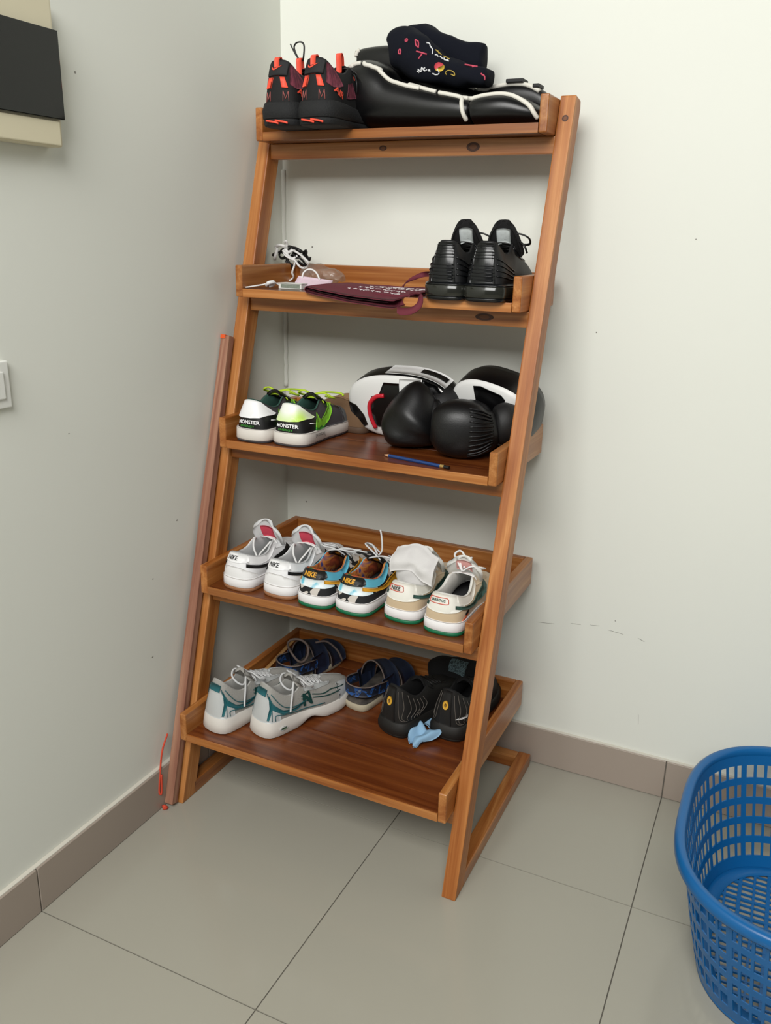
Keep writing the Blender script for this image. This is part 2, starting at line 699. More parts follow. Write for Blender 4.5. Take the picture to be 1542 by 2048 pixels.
# a few knots in the timber
M_knot = mat('knot_wood', '4a2710', rough=.5)
for (cx, cy, cz, rx, rz, nx) in [(.575, ystile(1.612) + .008, 1.612, .016, .010, 0), (.350, ystile(1.612) + .008, 1.614, .010, .006, 0), (.660, ystile(1.25) + .008, 1.250, .022, .008, 0), (.778, ystile(1.665), 1.665, .007, .007, 1)]:
    for f_, mm in ((1.0, M_knot), (.55, mat('knot_ring', '70401c', rough=.5))):
        pts = [V((cx + rx * f_ * math.cos(a * .449), cy - .0004 - (.0003 if f_ < 1 else 0) + (SLOPE * rz * f_ * math.sin(a * .449) if nx else 0), cz + rz * f_ * math.sin(a * .449))) for a in range(14)]
        v2, f2 = sheet(pts, [p + V((0, .0012, 0)) for p in pts], [tuple(range(14))])
        mesh('knot', v2, f2, mm, rack, Matrix.Identity(4), smooth=False)

# rough sawn lath standing between the shelf and the wall
RAW = ('6b4234', '8d5f4b', 'a37860', 'b38a72')
M_raw = wood_mat('raw_lath', 2, RAW, rough=.8, coat=0)
lp = thing('timber_lath', 'rough brown timber lath leaning between the shelf and left wall', 'lath', (.012, -.63, 0))
d = V((-.013, SLOPE * 1.165, 1.165))
Ml = Matrix.Translation((.012, -.619, 0)) @ d.to_track_quat('Z', 'X').to_matrix().to_4x4()


def lath_box():
    Ll = d.length
    vs = []
    for z in (0.004, Ll):
        for x, y in ((-.0125, -.0115), (.0125, -.0115), (.0125, .0115), (-.0125, .0115)):
            vs.append((x, y, z))
    fs = [(0, 3, 2, 1), (4, 5, 6, 7), (0, 1, 5, 4), (1, 2, 6, 5), (2, 3, 7, 6), (3, 0, 4, 7)]
    return vs, fs


q = d.normalized()
ax = V((1, 0, 0)) - q * q.x
ax.normalize()
ay = q.cross(ax)
Ml = Matrix(((ax.x, ay.x, q.x, .013), (ax.y, ay.y, q.y, -.622), (ax.z, ay.z, q.z, .004), (0, 0, 0, 1)))
vs, fs = lath_box()
lo_ = mesh('lath_body', vs, fs, M_raw, lp, Ml, smooth=False)
bm = bmesh.new()
bm.from_mesh(lo_.data)
bmesh.ops.bevel(bm, geom=list(bm.edges), offset=.0015, segments=1, affect='EDGES')
bm.to_mesh(lo_.data)
bm.free()
M_orange_tape = mat('orange_tape', 'e2581f', rough=.5)
vs, fs = [], []
Ll = d.length
for z in (Ll - .008, Ll + .0015):
    for x, y in ((-.0118, -.0135), (.002, -.0135), (.002, .004), (-.0118, .004)):
        vs.append((x, y, z))
mesh('orange_tape_tab', vs, [(0, 3, 2, 1), (4, 5, 6, 7), (0, 1, 5, 4), (1, 2, 6, 5), (2, 3, 7, 6), (3, 0, 4, 7)], M_orange_tape, lp, Ml, smooth=False)
M_string = mat('orange_string', 'd1482e', rough=.7)
tube('orange_string', [(.002, -.604, .20), (-.001, -.625, .16), (.0, -.640, .10), (.001, -.648, .055), (.004, -.645, .046), (.0035, -.641, .06), (.003, -.638, .10)], .0024, M_string, lp, Matrix.Identity(4), sides=6)
tube('orange_knot', [(.004, -.640, .006), (.010, -.643, .010), (.014, -.640, .005), (.007, -.646, .006)], .0045, M_string, lp, Matrix.Identity(4), sides=7)

# ------------------------------------------------------------------ shoes
def hermite_table(keys, n=160):
    """keys: (u, x, y, z) for u in 0..1, mirrored at both ends; returns n+1 samples"""
    ks = [(k[0], V(k[1:4])) for k in keys]
    m0 = (-ks[1][0], V((-ks[1][1].x, ks[1][1].y, ks[1][1].z)))
    m1 = (2 - ks[-2][0], V((-ks[-2][1].x, ks[-2][1].y, ks[-2][1].z)))
    ks = [m0] + ks + [m1]
    out = []
    seg = 1
    for i in range(n + 1):
        u = i / n
        while seg < len(ks) - 3 and u > ks[seg + 1][0]:
            seg += 1
        (ua, a), (ub, b), (uc, c), (ud, dd) = ks[seg - 1:seg + 3]
        h = uc - ub
        t = (u - ub) / h
        mb = (c - a) * (h / (uc - ua))
        mc = (dd - b) * (h / (ud - ub))
        out.append(b * (2 * t ** 3 - 3 * t * t + 1) + mb * (t ** 3 - 2 * t * t + t) + c * (-2 * t ** 3 + 3 * t * t) + mc * (t ** 3 - t * t))
    return out


def look(tab, u):
    n = len(tab) - 1
    f = min(max(u, 0), 1) * n
    i = min(int(f), n - 1)
    return tab[i].lerp(tab[i + 1], f - i)


def sstep(a, b, x):
    t = min(max((x - a) / (b - a), 0), 1)
    return t * t * (3 - 2 * t)


RIM_LOW = [(0, 0, .010, .094), (.09, .024, .020, .090), (.20, .034, .058, .076), (.32, .034, .092, .078), (.43, .029, .118, .096),
           (.58, .022, .146, .091), (.73, .018, .172, .080), (.89, .013, .198, .067), (1, 0, .206, .062)]


class Shoe:
    def __init__(s, name, label, cat, group, pos, ang, L=.30, hw=.044, fw=.052, z0=.030, z1=.025, rim=RIM_LOW, side=1, spring=.010, hscale=1.0, bulge=.005, roll=0):
        k = L / .30
        s.L, s.z0, s.z1, s.side, s.spring, s.bulge, s.k = L, z0, z1, side, spring, bulge, k
        s.root = thing(name, label, cat, pos, -math.radians(ang), group)
        if roll:
            Mr = WM[s.root.name] @ Matrix.Rotation(roll, 4, 'Y')
            s.root.matrix_basis = Mr
            WM[s.root.name] = Mr
        o = [(0, 0), (.55 * hw, .010 * L), (.90 * hw, .045 * L), (hw, .12 * L), (.97 * hw, .27 * L), (.96 * hw, .41 * L), (fw * .95, .57 * L),
             (fw, .69 * L), (.94 * fw, .81 * L), (.70 * fw, .915 * L), (.36 * fw, .98 * L), (0, L)]
        pts = [V((-o[1][0], o[1][1], 0))] + [V((a, b, 0)) for a, b in o] + [V((-o[-2][0], o[-2][1], 0))]
        c = catmull(pts, 24)[24:-24]
        d = [0]
        for a, b in zip(c, c[1:]):
            d.append(d[-1] + (b - a).length)
        s.S = d[-1]
        tab = []
        j = 0
        for i in range(161):
            t = s.S * i / 160
            while j < len(d) - 2 and d[j + 1] < t:
                j += 1
            f = (t - d[j]) / max(1e-9, d[j + 1] - d[j])
            p = c[j].lerp(c[j + 1], f)
            tab.append(p)
        tab[0].x = 0
        tab[-1].x = 0
        s.tab = tab
        s.rim = hermite_table([(r[0], r[1] * k, r[2] * k, z0 + (r[3] - .030) * hscale) for r in rim])

    def bend(s, v):
        y = v.y / s.L
        return V((v.x + s.side * (-.012 * y * y + .006 * y), v.y, v.z + s.spring * max(0, (y - .72) / .28) ** 2))

    def zb(s, y):
        return s.z0 + (s.z1 - s.z0) * sstep(.1, .7, y / s.L)

    def base(s, u):
        p = look(s.tab, abs(u))
        return V((math.copysign(p.x, u) if p.x else 0, p.y, s.zb(p.y)))

    def rimp(s, u):
        p = look(s.rim, abs(u))
        return V((math.copysign(1, u) * p.x, p.y, p.z))

    def raw(s, u, t):
        b, r = s.base(u), s.rimp(u)
        w = sstep(.28, .80, abs(u))
        a = t * (1 - w) + (1 - math.cos(t * math.pi / 2)) * w
        zf = t * (1 - w) + math.sin(min(t, 1.2) * math.pi / 2) * w
        v = V((b.x + (r.x - b.x) * a, b.y + (r.y - b.y) * a, b.z + (r.z - b.z) * zf))
        n = s.n2(u)
        bl = s.bulge * math.sin(math.pi * min(1, max(0, t))) * (1 - w)
        return v + V((n.x, n.y, 0)) * bl

    def n2(s, u):
        h = .006
        a, b = s.tabp(u - h), s.tabp(u + h)
        t = b - a
        n = V((t.y, -t.x, 0))
        return n.normalized() if n.length else V((0, -1, 0))

    def tabp(s, u):
        sg = 1
        if u > 1:
            u, sg = 2 - u, -1
        if u < -1:
            u, sg = -2 - u, -1
        p = look(s.tab, abs(u))
        x = p.x if u >= 0 else -p.x
        return V((x * sg, p.y, 0))

    def P(s, u, t, off=0.0):
        v = s.raw(u, t)
        if off:
            h, e = .006, .02
            u0, u1 = max(-1, u - h), min(1, u + h)
            t0, t1 = t - e, (t + e if t < 1 - e else max(t, 1))
            du = s.raw(u1, t) - s.raw(u0, t)
            dt = s.raw(u, t1) - s.raw(u, t0)
            n = du.cross(dt)
            if n.length > 1e-12:
                v = v + n.normalized() * off
        return s.bend(v)

    # ---- parts
    def upper(s, m, nu=72, nt=10, name='upper'):
        vs, fs = [], []
        for i in range(nu + 1):
            u = -1 + 2 * i / nu
            for j in range(nt + 1):
                vs.append(s.P(u, j / nt))
        for i in range(nu):
            for j in range(nt):
                a = i * (nt + 1) + j
                fs.append((a, a + nt + 1, a + nt + 2, a + 1))
        return mesh(name, vs, fs, m, s.root, weld=True)

    def lining(s, m, m_in=None, lip=.005, nu=64):
        loops = [[], [], [], [], []]
        for i in range(nu):
            u = -1 + 2 * i / nu
            r = s.rimp(u)
            c = V((0, min(max(r.y, .055 * s.k), .13 * s.k), r.z))
            dvec = V((c.x - r.x, (c.y - r.y), 0))
            ln = max(dvec.length, 1e-6)
            dvec /= ln
            b = s.base(u)
            q1 = r + dvec * min(lip * .5, ln * .3) + V((0, 0, lip * .45))
            q2 = r + dvec * min(lip, ln * .45) + V((0, 0, -.001))
            q4 = V((b.x * .72, b.y * .8 + .1 * s.L, s.zb(b.y) + .006))
            q3 = q2.lerp(q4, .5)
            q3 = V((q2.x * .9 + b.x * .05, q2.y + (q4.y - q2.y) * .3, q3.z))
            for lp, q in zip(loops, (r, q1, q2, q3, q4)):
                lp.append(s.bend(q))
        vs = [v for lp in loops for v in lp]
        fs = []
        for k in range(4):
            for i in range(nu):
                j = (i + 1) % nu
                fs.append((k * nu + i, k * nu + j, (k + 1) * nu + j, (k + 1) * nu + i))
        o = mesh('lining', vs, fs, m, s.root)
        vs = list(loops[4])
        fs = [tuple(range(nu))]
        mesh('insole', vs, fs, m_in or m, s.root, smooth=False)
        return o

    def sole(s, name, m, lo, hi, olo, ohi, nu=72, mid=0.0):
        """lo/hi: functions of y/L giving heights"""
        loops = []
        bev = .0018
        prof = [(0, olo - bev, 0), (0, olo, bev), (.5, (olo + ohi) / 2 + mid, 0), (1, ohi, -bev), (1, ohi - bev, 0)]
        for f, o, dz in prof:
            lp = []
            for i in range(nu):
                u = -1 + 2 * i / nu
                p = s.tabp(u)
                n = s.n2(u)
                q = p + n * o
                y = min(max(q.y / s.L, 0), 1)
                z = lo(y) + (hi(y) - lo(y)) * f + dz
                lp.append(s.bend(V((q.x, q.y, z))))
            loops.append(lp)
        vs = [v for lp in loops for v in lp]
        fs = [(k * nu + i, k * nu + (i + 1) % nu, (k + 1) * nu + (i + 1) % nu, (k + 1) * nu + i) for k in range(4) for i in range(nu)]
        for k, flip in ((0, True), (4, False)):
            h = nu // 2
            for i in range(h):
                a, b = k * nu + i, k * nu + (i + 1)
                c, d_ = k * nu + (nu - i - 1) % nu, k * nu + (nu - i) % nu
                f = (a, b, c, d_) if i else (a, b, c)
                f = tuple(dict.fromkeys(f))
                if len(f) > 2:
                    fs.append(f[::-1] if flip else f)
        return mesh(name, vs, fs, m, s.root)

    def patch(s, name, poly, m, off=.0013, step=.02, parent=None):
        H_ = .06
        v2, f2 = fill2d([V(p) for p in poly], step, H_ / s.S)
        top = [s.P(p.x, p.y, off) for p in v2]
        bot = [s.P(p.x, p.y, -.0006) for p in v2]
        # orientation: u x t is outward
        fs = []
        for f in f2:
            a, b, c = v2[f[0]], v2[f[1]], v2[f[2]]
            fs.append(f if (b - a).cross(c - a) > 0 else f[::-1])
        vs, fs = sheet(top, bot, fs)
        return mesh(name, vs, fs, m, parent or s.root)

    def both(s, name, poly, m, **kw):
        s.patch(name, poly, m, **kw)
        s.patch(name, [(-u, t) for u, t in poly], m, **kw)

    def text(s, name, st, u, t, w_, h_, m, off=.0022, shear=0, bold=0, slope=0, flip=False):
        """lettering centred on (u, t), w_ x h_ metres, sticking to the surface"""
        v2, f2 = text2d(st, shear, bold)
        Hh = (s.rimp(u).z - s.base(u).z)
        vs = []
        for p in v2:
            dx, dy = (p.x - .5) * w_, (p.y - .5) * h_
            if flip:
                dx = -dx
            x = dx * math.cos(slope) - dy * math.sin(slope)
            y = dx * math.sin(slope) + dy * math.cos(slope)
            vs.append(s.P(u + x / s.S, t + y / Hh, off))
        return mesh(name, vs, f2, m, s.root, smooth=False)

    def seam(s, name, lines, m, r=.0009, off=.0008, flat=1.0, n=6, sides=5):
        g = []
        for ln in lines:
            q = catmull([V((a, b, 0)) for a, b in ln], n)
            g.append(tube_geo([s.P(p.x, p.y, off) for p in q], r, sides=sides, flat=flat))
        vs, fs = join_geo(g)
        return mesh(name, vs, fs, m, s.root)

    def tongue(s, keys, m, th=.006, label=None, lm=None, arch=.35, lw=.5, lr=(.55, .9)):
        """keys: (y, z, half width) from vamp to tip"""
        c = catmull([V(k) for k in keys], 6)
        n = len(c) - 1

        def fn(u, v, lift=0):
            f = u * n
            i = min(int(f), n - 1)
            p = c[i].lerp(c[i + 1], f - i)
            x = (v * 2 - 1) * p.z
            rnd = 1 - .38 * max(0, (u - .72) / .28) ** 2.4
            dy = 0
            return V((x * rnd, p.x + dy + abs(v * 2 - 1) ** 2 * -p.z * arch * .5, p.y - abs(v * 2 - 1) ** 2 * p.z * arch + lift))
        vs, fs = grid_sheet(lambda u, v: s.bend(fn(u, v)), 20, 8, th)
        o = mesh('tongue', vs, fs, m, s.root)
        if label:
            def fl(u, v):
                uu = lr[0] + (lr[1] - lr[0]) * u
                vv = .5 + (v - .5) * lw
                p = s.bend(fn(uu, vv))
                p.x = (v - .5) * 2 * lw * keys[-2][2]
                a, b = s.bend(fn(uu + .02, vv)), s.bend(fn(uu - .02, vv))
                t = (a - b).normalized()
                nn = V((0, -t.z, t.y))
                if nn.y > 0:
                    nn = -nn
                return p + nn * (th / 2 + .0012)
            vs, fs = grid_sheet(fl, 6, 6, .0008)
            mesh(label, vs, fs, lm, o)
        return o

    def laces(s, us, m, r=.0026, lift=.007, extra=()):
        g = []
        for i, u in enumerate(us):
            a = s.P(u, .97, .0)
            b = s.P(-u, .97, .0)
            a0 = s.P(u, .84, .0015)
            b0 = s.P(-u, .84, .0015)
            mid = (a + b) / 2 + V((0, -.002, lift))
            g.append(tube_geo(catmull([a0, a + V((0, 0, .002)), mid, b + V((0, 0, .002)), b0], 5), r, sides=6, flat=.55, up=(0, 0, 1)))
            if i + 1 < len(us):
                c_ = s.P(-us[i + 1], .97, 0)
                g.append(tube_geo(catmull([a + V((0, 0, .003)), (a + c_) / 2 + V((0, 0, lift)), c_ + V((0, 0, .003))], 4), r, sides=6, flat=.55, up=(0, 0, 1)))
        for e in extra:
            g.append(tube_geo(catmull([V(p) for p in e], 6), r, sides=6, flat=.75))
        vs, fs = join_geo(g)
        return mesh('laces', vs, fs, m, s.root)


# ---- shared materials
M_white = mat('white_leather', 'e9e9ea', rough=.45, bump=.05, bscale=400)
M_white2 = mat('white_overlay', 'f0f0f0', rough=.42)
M_msole = mat('white_midsole', 'eceaea', rough=.5)
M_gum = mat('gum_rubber', '9a6b49', rough=.6)
M_blk = mat('black_leather', '101010', rough=.45)
M_blk_print = mat('black_print', '0c0c0c', rough=.6)
M_greylin = mat('grey_lining', 'b9bbbb', rough=.85, bump=.15, bscale=900)
M_red = mat('red_label', 'd2455a', rough=.7)
M_greenrub = mat('green_rubber', '0f6b46', rough=.5)
M_lace_grey = mat('grey_lace', 'cfd0d0', rough=.8)
M_lace_white = mat('white_lace', 'e4e4e2', rough=.8)
M_sky = mat('sky_leather', '63bcd6', rough=.45)
M_yellow = mat('amber_leather', 'e0a12c', rough=.45)
M_cow = ramp_mat('cow_print', [(0, '1b1c1e'), (.5, 'd5cec6')], scale=26, rough=.75, detail=1, constant=True, dist=.3)
M_skywhite = ramp_mat('sky_white_marble', [(.35, 'eef3f4'), (.5, 'dff0f4'), (.62, '6cc3dc')], scale=22, rough=.5, dist=.8)
M_tie = ramp_mat('tie_dye', [(.3, '2d6a33'), (.42, 'b9562c'), (.5, '8b3d24'), (.58, 'c98236'), (.68, '3c3a75')], scale=18, rough=.8, dist=1.0)
M_tan = mat('tan_suede', 'cbb595', rough=.9, bump=.2, bscale=700, sheen=.2)
M_cream = mat('cream_leather', 'e6e4da', rough=.5)
M_dgreen = mat('dark_green_leather', '2c5149', rough=.5)
M_redline = mat('red_stitch', 'cf5a48', rough=.7)
M_darkin = mat('dark_insole', '2a2b2c', rough=.9)
M_pinkprint = mat('pink_print', 'dda39d', rough=.8)
M_orangeprint = mat('orange_print', 'e2673a', rough=.7)
M_label = mat('grey_label', 'c3c9c8', rough=.7, vary=.25, vscale=120)

SWOOSH = [(.095, .665), (.22, .60), (.34, .50), (.46, .47), (.55, .54), (.63, .74), (.615, .48), (.56, .30), (.48, .22), (.37, .29), (.24, .44), (.095, .545)]
TAB = [(-.095, 1.0), (-.11, .93), (-.115, .78), (-.09, .69), (-.03, .655), (.03, .655), (.09, .69), (.115, .78), (.11, .93), (.095, 1.0)]
COLLAR = [(.09, 1.0), (.105, .70), (.20, .66), (.30, .66), (.38, .70), (.43, .78), (.46, 1.0)]
STAY = [(.43, 1.0), (.44, .70), (.58, .62), (.74, .66), (.90, .84), (.95, 1.0)]
TOECAP = [(.70, .02), (.72, .30), (.80, .50), (.90, .58), (1.0, .60), (1.0, .02)]
COUNTER = [(-.20, .02), (-.18, .22), (-.11, .40), (-.05, .50), (.05, .50), (.11, .40), (.18, .22), (.20, .02)]


def const(v):
    return lambda y: v


def dunk(label, pos, ang, side, kind, group, **kw):
    nm = {'white': 'white_sneaker', 'cow': 'cow_print_sneaker', 'tan': 'tan_sneaker'}[kind]
    s = Shoe(nm, label, 'shoe', group, pos, ang, side=side, hw=.045, fw=.052, z0=.031, z1=.026, **kw)
    m_out = {'white': M_gum, 'cow': M_greenrub, 'tan': M_greenrub}[kind]
    s.sole('outsole', m_out, const(0), const(.009), .0035, .004)
    s.sole('midsole', M_msole, const(.0092), lambda y: s.zb(y * s.L) + .002, .004, .0032)
    s.seam('sole_stitch', [[(-1 + i * .05, .03) for i in range(41)]], MATS.get('stitch_line') or mat('stitch_line', 'b9b4b0', rough=.8), r=.0008, off=.0030, n=2)
    if kind == 'white':
        s.upper(M_white)
        s.lining(M_greylin)
        s.patch('heel_tab', TAB, M_white2, off=.002)
        s.text('lettering', 'NIKE', -.012, .83, .032, .0105, M_blk_print, off=.0032, shear=.25, bold=.02)
        s.both('swoosh', SWOOSH, M_blk, off=.0022)
        s.both('collar_panel', COLLAR, M_white2, off=.0014)
        s.patch('heel_counter', COUNTER, M_white2, off=.0014)
        s.both('eyestay', STAY, M_white2, off=.0016)
        s.both('toe_cap', TOECAP, M_white2, off=.0012)
        s.tongue([(.205, .060, .024), (.176, .080, .034), (.152, .102, .041), (.140, .124, .044), (.134, .148, .042)], mat('pale_tongue', 'd6d8d8', rough=.8), th=.008, label='woven_label', lm=M_red, lr=(.50, .84), lw=.46)
        s.laces([.50, .60, .70, .80, .89], M_lace_white, extra=[[(.024, .118, .098), (.020, .10, .085), (.012, .085, .068), (.018, .07, .055)],
                                                            [(-.024, .118, .098), (-.015, .10, .10), (-.005, .085, .085), (.01, .08, .062)]])
    if kind == 'cow':
        s.upper(M_cow)
        s.lining(M_tie, M_darkin)
        s.patch('heel_counter', [(-.17, .42), (-.10, .36), (0, .34), (.10, .36), (.17, .42), (.16, .58), (.10, .68), (-.10, .68), (-.16, .58)], M_skywhite, off=.0013)
        s.both('collar_panel', COLLAR, M_sky, off=.0018)
        s.patch('heel_tab', TAB, M_blk, off=.003)
        s.text('lettering', 'NIKE', -.005, .82, .036, .0115, M_yellow, off=.0042, shear=.2, bold=.035)
        s.both('swoosh', SWOOSH, M_yellow, off=.0026)
        s.both('eyestay', STAY, M_cow, off=.0016)
        s.tongue([(.205, .060, .020), (.17, .080, .024), (.14, .096, .028), (.120, .110, .030)], M_blk, th=.008, label='woven_label', lm=M_yellow, lr=(.6, .85), lw=.35)
    if kind == 'tan':
        s.upper(M_tan)
        s.lining(M_cream if False else mat('cream_lining', 'd9d8d2', rough=.85, bump=.1, bscale=800), M_darkin)
        s.patch('heel_tab', [(-.15, 1.0), (-.19, .80), (-.17, .58), (-.10, .42), (-.03, .36), (.03, .36), (.10, .42), (.16, .56), (.17, .66), (.12, .72), (.115, 1.0)], M_cream, off=.0020)
        s.both('collar_panel', COLLAR, M_cream, off=.0014)
        s.both('swoosh', SWOOSH, M_dgreen, off=.0030)
        s.both('eyestay', STAY, M_tan, off=.0016)
        s.tongue([(.205, .060, .024), (.176, .080, .034), (.154, .102, .040), (.142, .122, .043), (.136, .142, .040)], mat('cream_tongue', 'dcdcd6', rough=.75), th=.009, label='printed_label', lm=M_pinkprint, lr=(.60, .90), lw=.45)
        if False:
            pass
    return s


GR4 = 'low sneakers lined up on the fourth tray'
Z4 = FLOORZ[1]
dunk('left white low sneaker with black side stripe and gum sole', (.128, -.470, Z4), 5, -1, 'white', GR4)
dunk('right white low sneaker with black side stripe, next to the cow print pair', (.243, -.463, Z4), 4, 1, 'white', GR4)
c1 = dunk('left cow print low sneaker with sky blue collar, beside the white pair', (.348, -.472, Z4), 3, -1, 'cow', GR4)
c1.laces([.50, .60, .70, .80, .89], M_lace_grey, extra=[
    [(-.024, .118, .100), (-.01, .10, .112), (.02, .098, .120), (.045, .105, .118), (.06, .125, .116), (.05, .14, .112), (.015, .128, .110)],
    [(.024, .118, .100), (.0, .11, .114), (-.03, .105, .118), (-.04, .12, .116), (-.01, .13, .112)],
    [(0, .115, .110), (.03, .11, .122), (.07, .12, .118), (.075, .135, .110), (.05, .145, .108)]])
c2 = dunk('right cow print low sneaker with a lace end sticking up', (.446, -.466, Z4), 5, 1, 'cow', GR4)
c2.laces([.50, .60, .70, .80, .89], M_lace_grey, extra=[
    [(.0, .12, .105), (.01, .13, .118), (.0, .15, .132), (-.012, .165, .150), (-.018, .17, .158)],
    [(.02, .118, .100), (-.01, .12, .120), (-.035, .13, .130), (-.03, .15, .124), (.0, .14, .112)],
    [(-.02, .118, .100), (.02, .115, .114), (.05, .12, .112), (.055, .14, .106), (.02, .15, .104)],
    [(.0, .13, .108), (-.02, .14, .126), (-.045, .15, .124), (-.03, .16, .112)]])
t1_ = dunk('left tan and cream low sneaker stuffed with a white sock', (.566, -.447, Z4), 4, -1, 'tan', GR4)
t1_.seam('red_frame', [[(-.085, .70), (-.03, .685), (.025, .70), (.028, .80), (.02, .88), (-.03, .875), (-.088, .88), (-.092, .79), (-.085, .70)]], M_redline, r=.0010, off=.0026)
t1_.text('lettering', 'NIKE', -.031, .782, .026, .0085, M_blk_print, off=.0034, bold=.02)
t1_.laces([.50, .60, .70, .80, .89], M_lace_white)
t2_ = dunk('right tan and cream low sneaker with lace bow, beside the right post', (.674, -.462, Z4), 1, 1, 'tan', GR4)
t2_.seam('red_frame', [[(-.088, .68), (-.02, .665), (.045, .68), (.050, .78), (.040, .87), (-.02, .865), (-.09, .87), (-.094, .78), (-.088, .68)]], M_redline, r=.0010, off=.0026)
t2_.text('lettering', 'JARRITOS', -.021, .765, .037, .0075, MATS['dark_green_leather'], off=.0034, bold=.03)
t2_.laces([.50, .60, .70, .80, .89], M_lace_white, extra=[
    [(.0, .125, .108), (-.015, .135, .124), (-.03, .15, .136), (-.022, .165, .142), (-.005, .155, .130), (.0, .135, .112)],
    [(.0, .125, .108), (.02, .13, .122), (.045, .14, .120), (.04, .16, .110), (.01, .14, .108)],
    [(.0, .125, .108), (-.01, .14, .128), (.01, .16, .132)]])
t2_.patch('bird_print', [(u - .075, t) for u, t in [(.225, .02), (.235, .10), (.255, .14), (.262, .20), (.285, .26), (.30, .25), (.285, .17), (.272, .08), (.275, .02)]], M_orangeprint, off=.0012, step=.008)
t2_.patch('bird_print', [(u - .075, t) for u, t in [(.255, .24), (.258, .33), (.275, .40), (.300, .42), (.306, .36), (.292, .28), (.275, .22)]], M_blk_print, off=.0012, step=.008)

# ---- third tray: black, white and lime pair
M_lime = mat('lime_leather', '86cf2e', rough=.45)
M_limed = mat('deep_lime', '3f9b34', rough=.45)
M_charcoal = mat('charcoal_knit', '423f42', rough=.8, bump=.1, bscale=800)
M_greytoe = mat('grey_suede', '6d7173', rough=.85, bump=.1, bscale=800)
M_limelace = mat('lime_lace', 'b9d832', rough=.75)
M_bone = mat('bone_midsole', 'd9d3cb', rough=.5)
M_green_in = mat('forest_lining', '2f5348', rough=.8, vary=.4, vscale=60)
M_whitelime = ramp_mat('white_lime_fade', [(.42, 'f0f3ea'), (.6, 'c9ec6e')], scale=14, rough=.4, detail=0)


def lime_shoe(label, pos, ang, side, heelm):
    s = Shoe('lime_sneaker', label, 'shoe', 'black and lime sneakers on the third tray', pos, ang, side=side, hw=.046, fw=.053, z0=.030, z1=.027,
             L=.28, rim=[(0, 0, .012, .104), (.09, .022, .022, .099), (.20, .033, .060, .082), (.32, .033, .092, .082), (.43, .028, .118, .097), (.58, .022, .146, .091), (.73, .018, .172, .080), (.89, .013, .198, .068), (1, 0, .206, .064)], spring=.008)
    s.sole('outsole', M_charcoal, const(0), const(.006), .003, .0045)
    s.sole('midsole', M_bone, const(.006), lambda y: s.zb(y * s.L) + .004, .0055, .0042)
    s.seam('sole_groove', [[(-1 + i * .05, .05) for i in range(41)]], MATS['stitch_line'], r=.0008, off=.0040, n=2)
    s.upper(M_blk)
    s.lining(M_green_in, M_darkin)
    s.both('quarter', [(.10, .62), (.16, .66), (.27, .62), (.30, .06), (.66, .06), (.70, .5), (.60, .68), (.45, .72), (.46, 1.0), (.30, 1.0), (.2, 1.0), (.10, 1.0)], M_charcoal, off=.0010)
    s.both('toe_box', [(.66, .03), (.70, .5), (.80, .72), (.92, .88), (1.0, .95), (1.0, .03)], M_greytoe, off=.0012)
    s.patch('heel_tab', [(-.13, .98), (-.165, .80), (-.17, .62), (-.13, .47), (-.06, .42), (.02, .42), (.09, .46), (.14, .58), (.21, .68), (.225, .73), (.18, .82), (.12, .93), (.09, .99), (0, 1.0)], heelm, off=.0035)
    s.both('swoosh', [(.285, .88), (.305, .60), (.35, .46), (.42, .48), (.52, .66), (.60, .86), (.61, .80), (.55, .50), (.47, .26), (.38, .10), (.30, .03), (.262, .10), (.255, .38)], M_lime, off=.0030)
    s.both('swoosh_shade', [(.262, .10), (.258, .24), (.29, .16), (.33, .24), (.37, .14), (.42, .19), (.38, .10), (.30, .03)], M_limed, off=.0038, step=.015)
    s.text('lettering', 'MONSTER', .0, .285, .062, .0095, M_white2, off=.0022, bold=.03)
    s.text('lettering_small', 'ENERGY', -.01, .145, .042, .0050, M_limed, off=.0022, bold=.01)
    s.seam('white_tick', [[(.17, .44), (.24, .42)]], M_white2, r=.0012, off=.001)
    s.tongue([(.205, .064, .020), (.17, .084, .024), (.14, .098, .028), (.115, .112, .030)], M_blk, th=.007)
    s.laces([.50, .60, .70, .80, .89], M_limelace, r=.0032, extra=[
        [(0, .125, .106), (-.025, .125, .116), (-.045, .13, .108), (-.04, .15, .100), (-.01, .14, .104)],
        [(0, .125, .106), (.03, .125, .114), (.048, .135, .104), (.044, .155, .098), (.02, .15, .102)],
        [(0, .125, .108), (.02, .15, .112), (.05, .175, .108), (.062, .17, .104)]])
    return s


Z3 = FLOORZ[2]
lime_shoe('left black and lime low sneaker with plain white heel patch', (.120, -.376, Z3), 2, -1, M_white2)
ls2 = lime_shoe('right black and lime low sneaker with lime tinted heel patch', (.223, -.366, Z3), 0, 1, M_whitelime)
ls2.text('side_lettering', '[HOONIGAN]', .30, -.16, .046, .0085, M_blk_print, off=.0068, bold=.01)

# brown slip-on lying behind them
M_brown = mat('brown_suede', '6b5138', rough=.85, bump=.15, bscale=500, vary=.12, vscale=18)
M_brown2 = mat('brown_lining', '8a6b4c', rough=.8)
M_brownsole = mat('brown_sole', '4f3a29', rough=.7)
bs = Shoe('slip_on_shoe', 'worn brown slip-on shoe lying behind the lime sneakers', 'shoe', None, (.325, -.118, Z3), -88, L=.250, hscale=1.45, hw=.038, fw=.044, z0=.016, z1=.014, side=1,
          rim=[(0, 0, .012, .072), (.10, .024, .024, .073), (.22, .032, .062, .076), (.36, .031, .10, .080), (.52, .026, .138, .074), (.72, .018, .165, .066), (1, 0, .178, .060)], spring=.003)
bs.sole('outsole', M_brownsole, const(0), const(.017), .003, .003)
bs.upper(M_brown)
bs.lining(M_brown2)
bs.patch('heel_band', [(-.10, .05), (-.10, .98), (.10, .98), (.10, .05)], M_brown2, off=.0018)
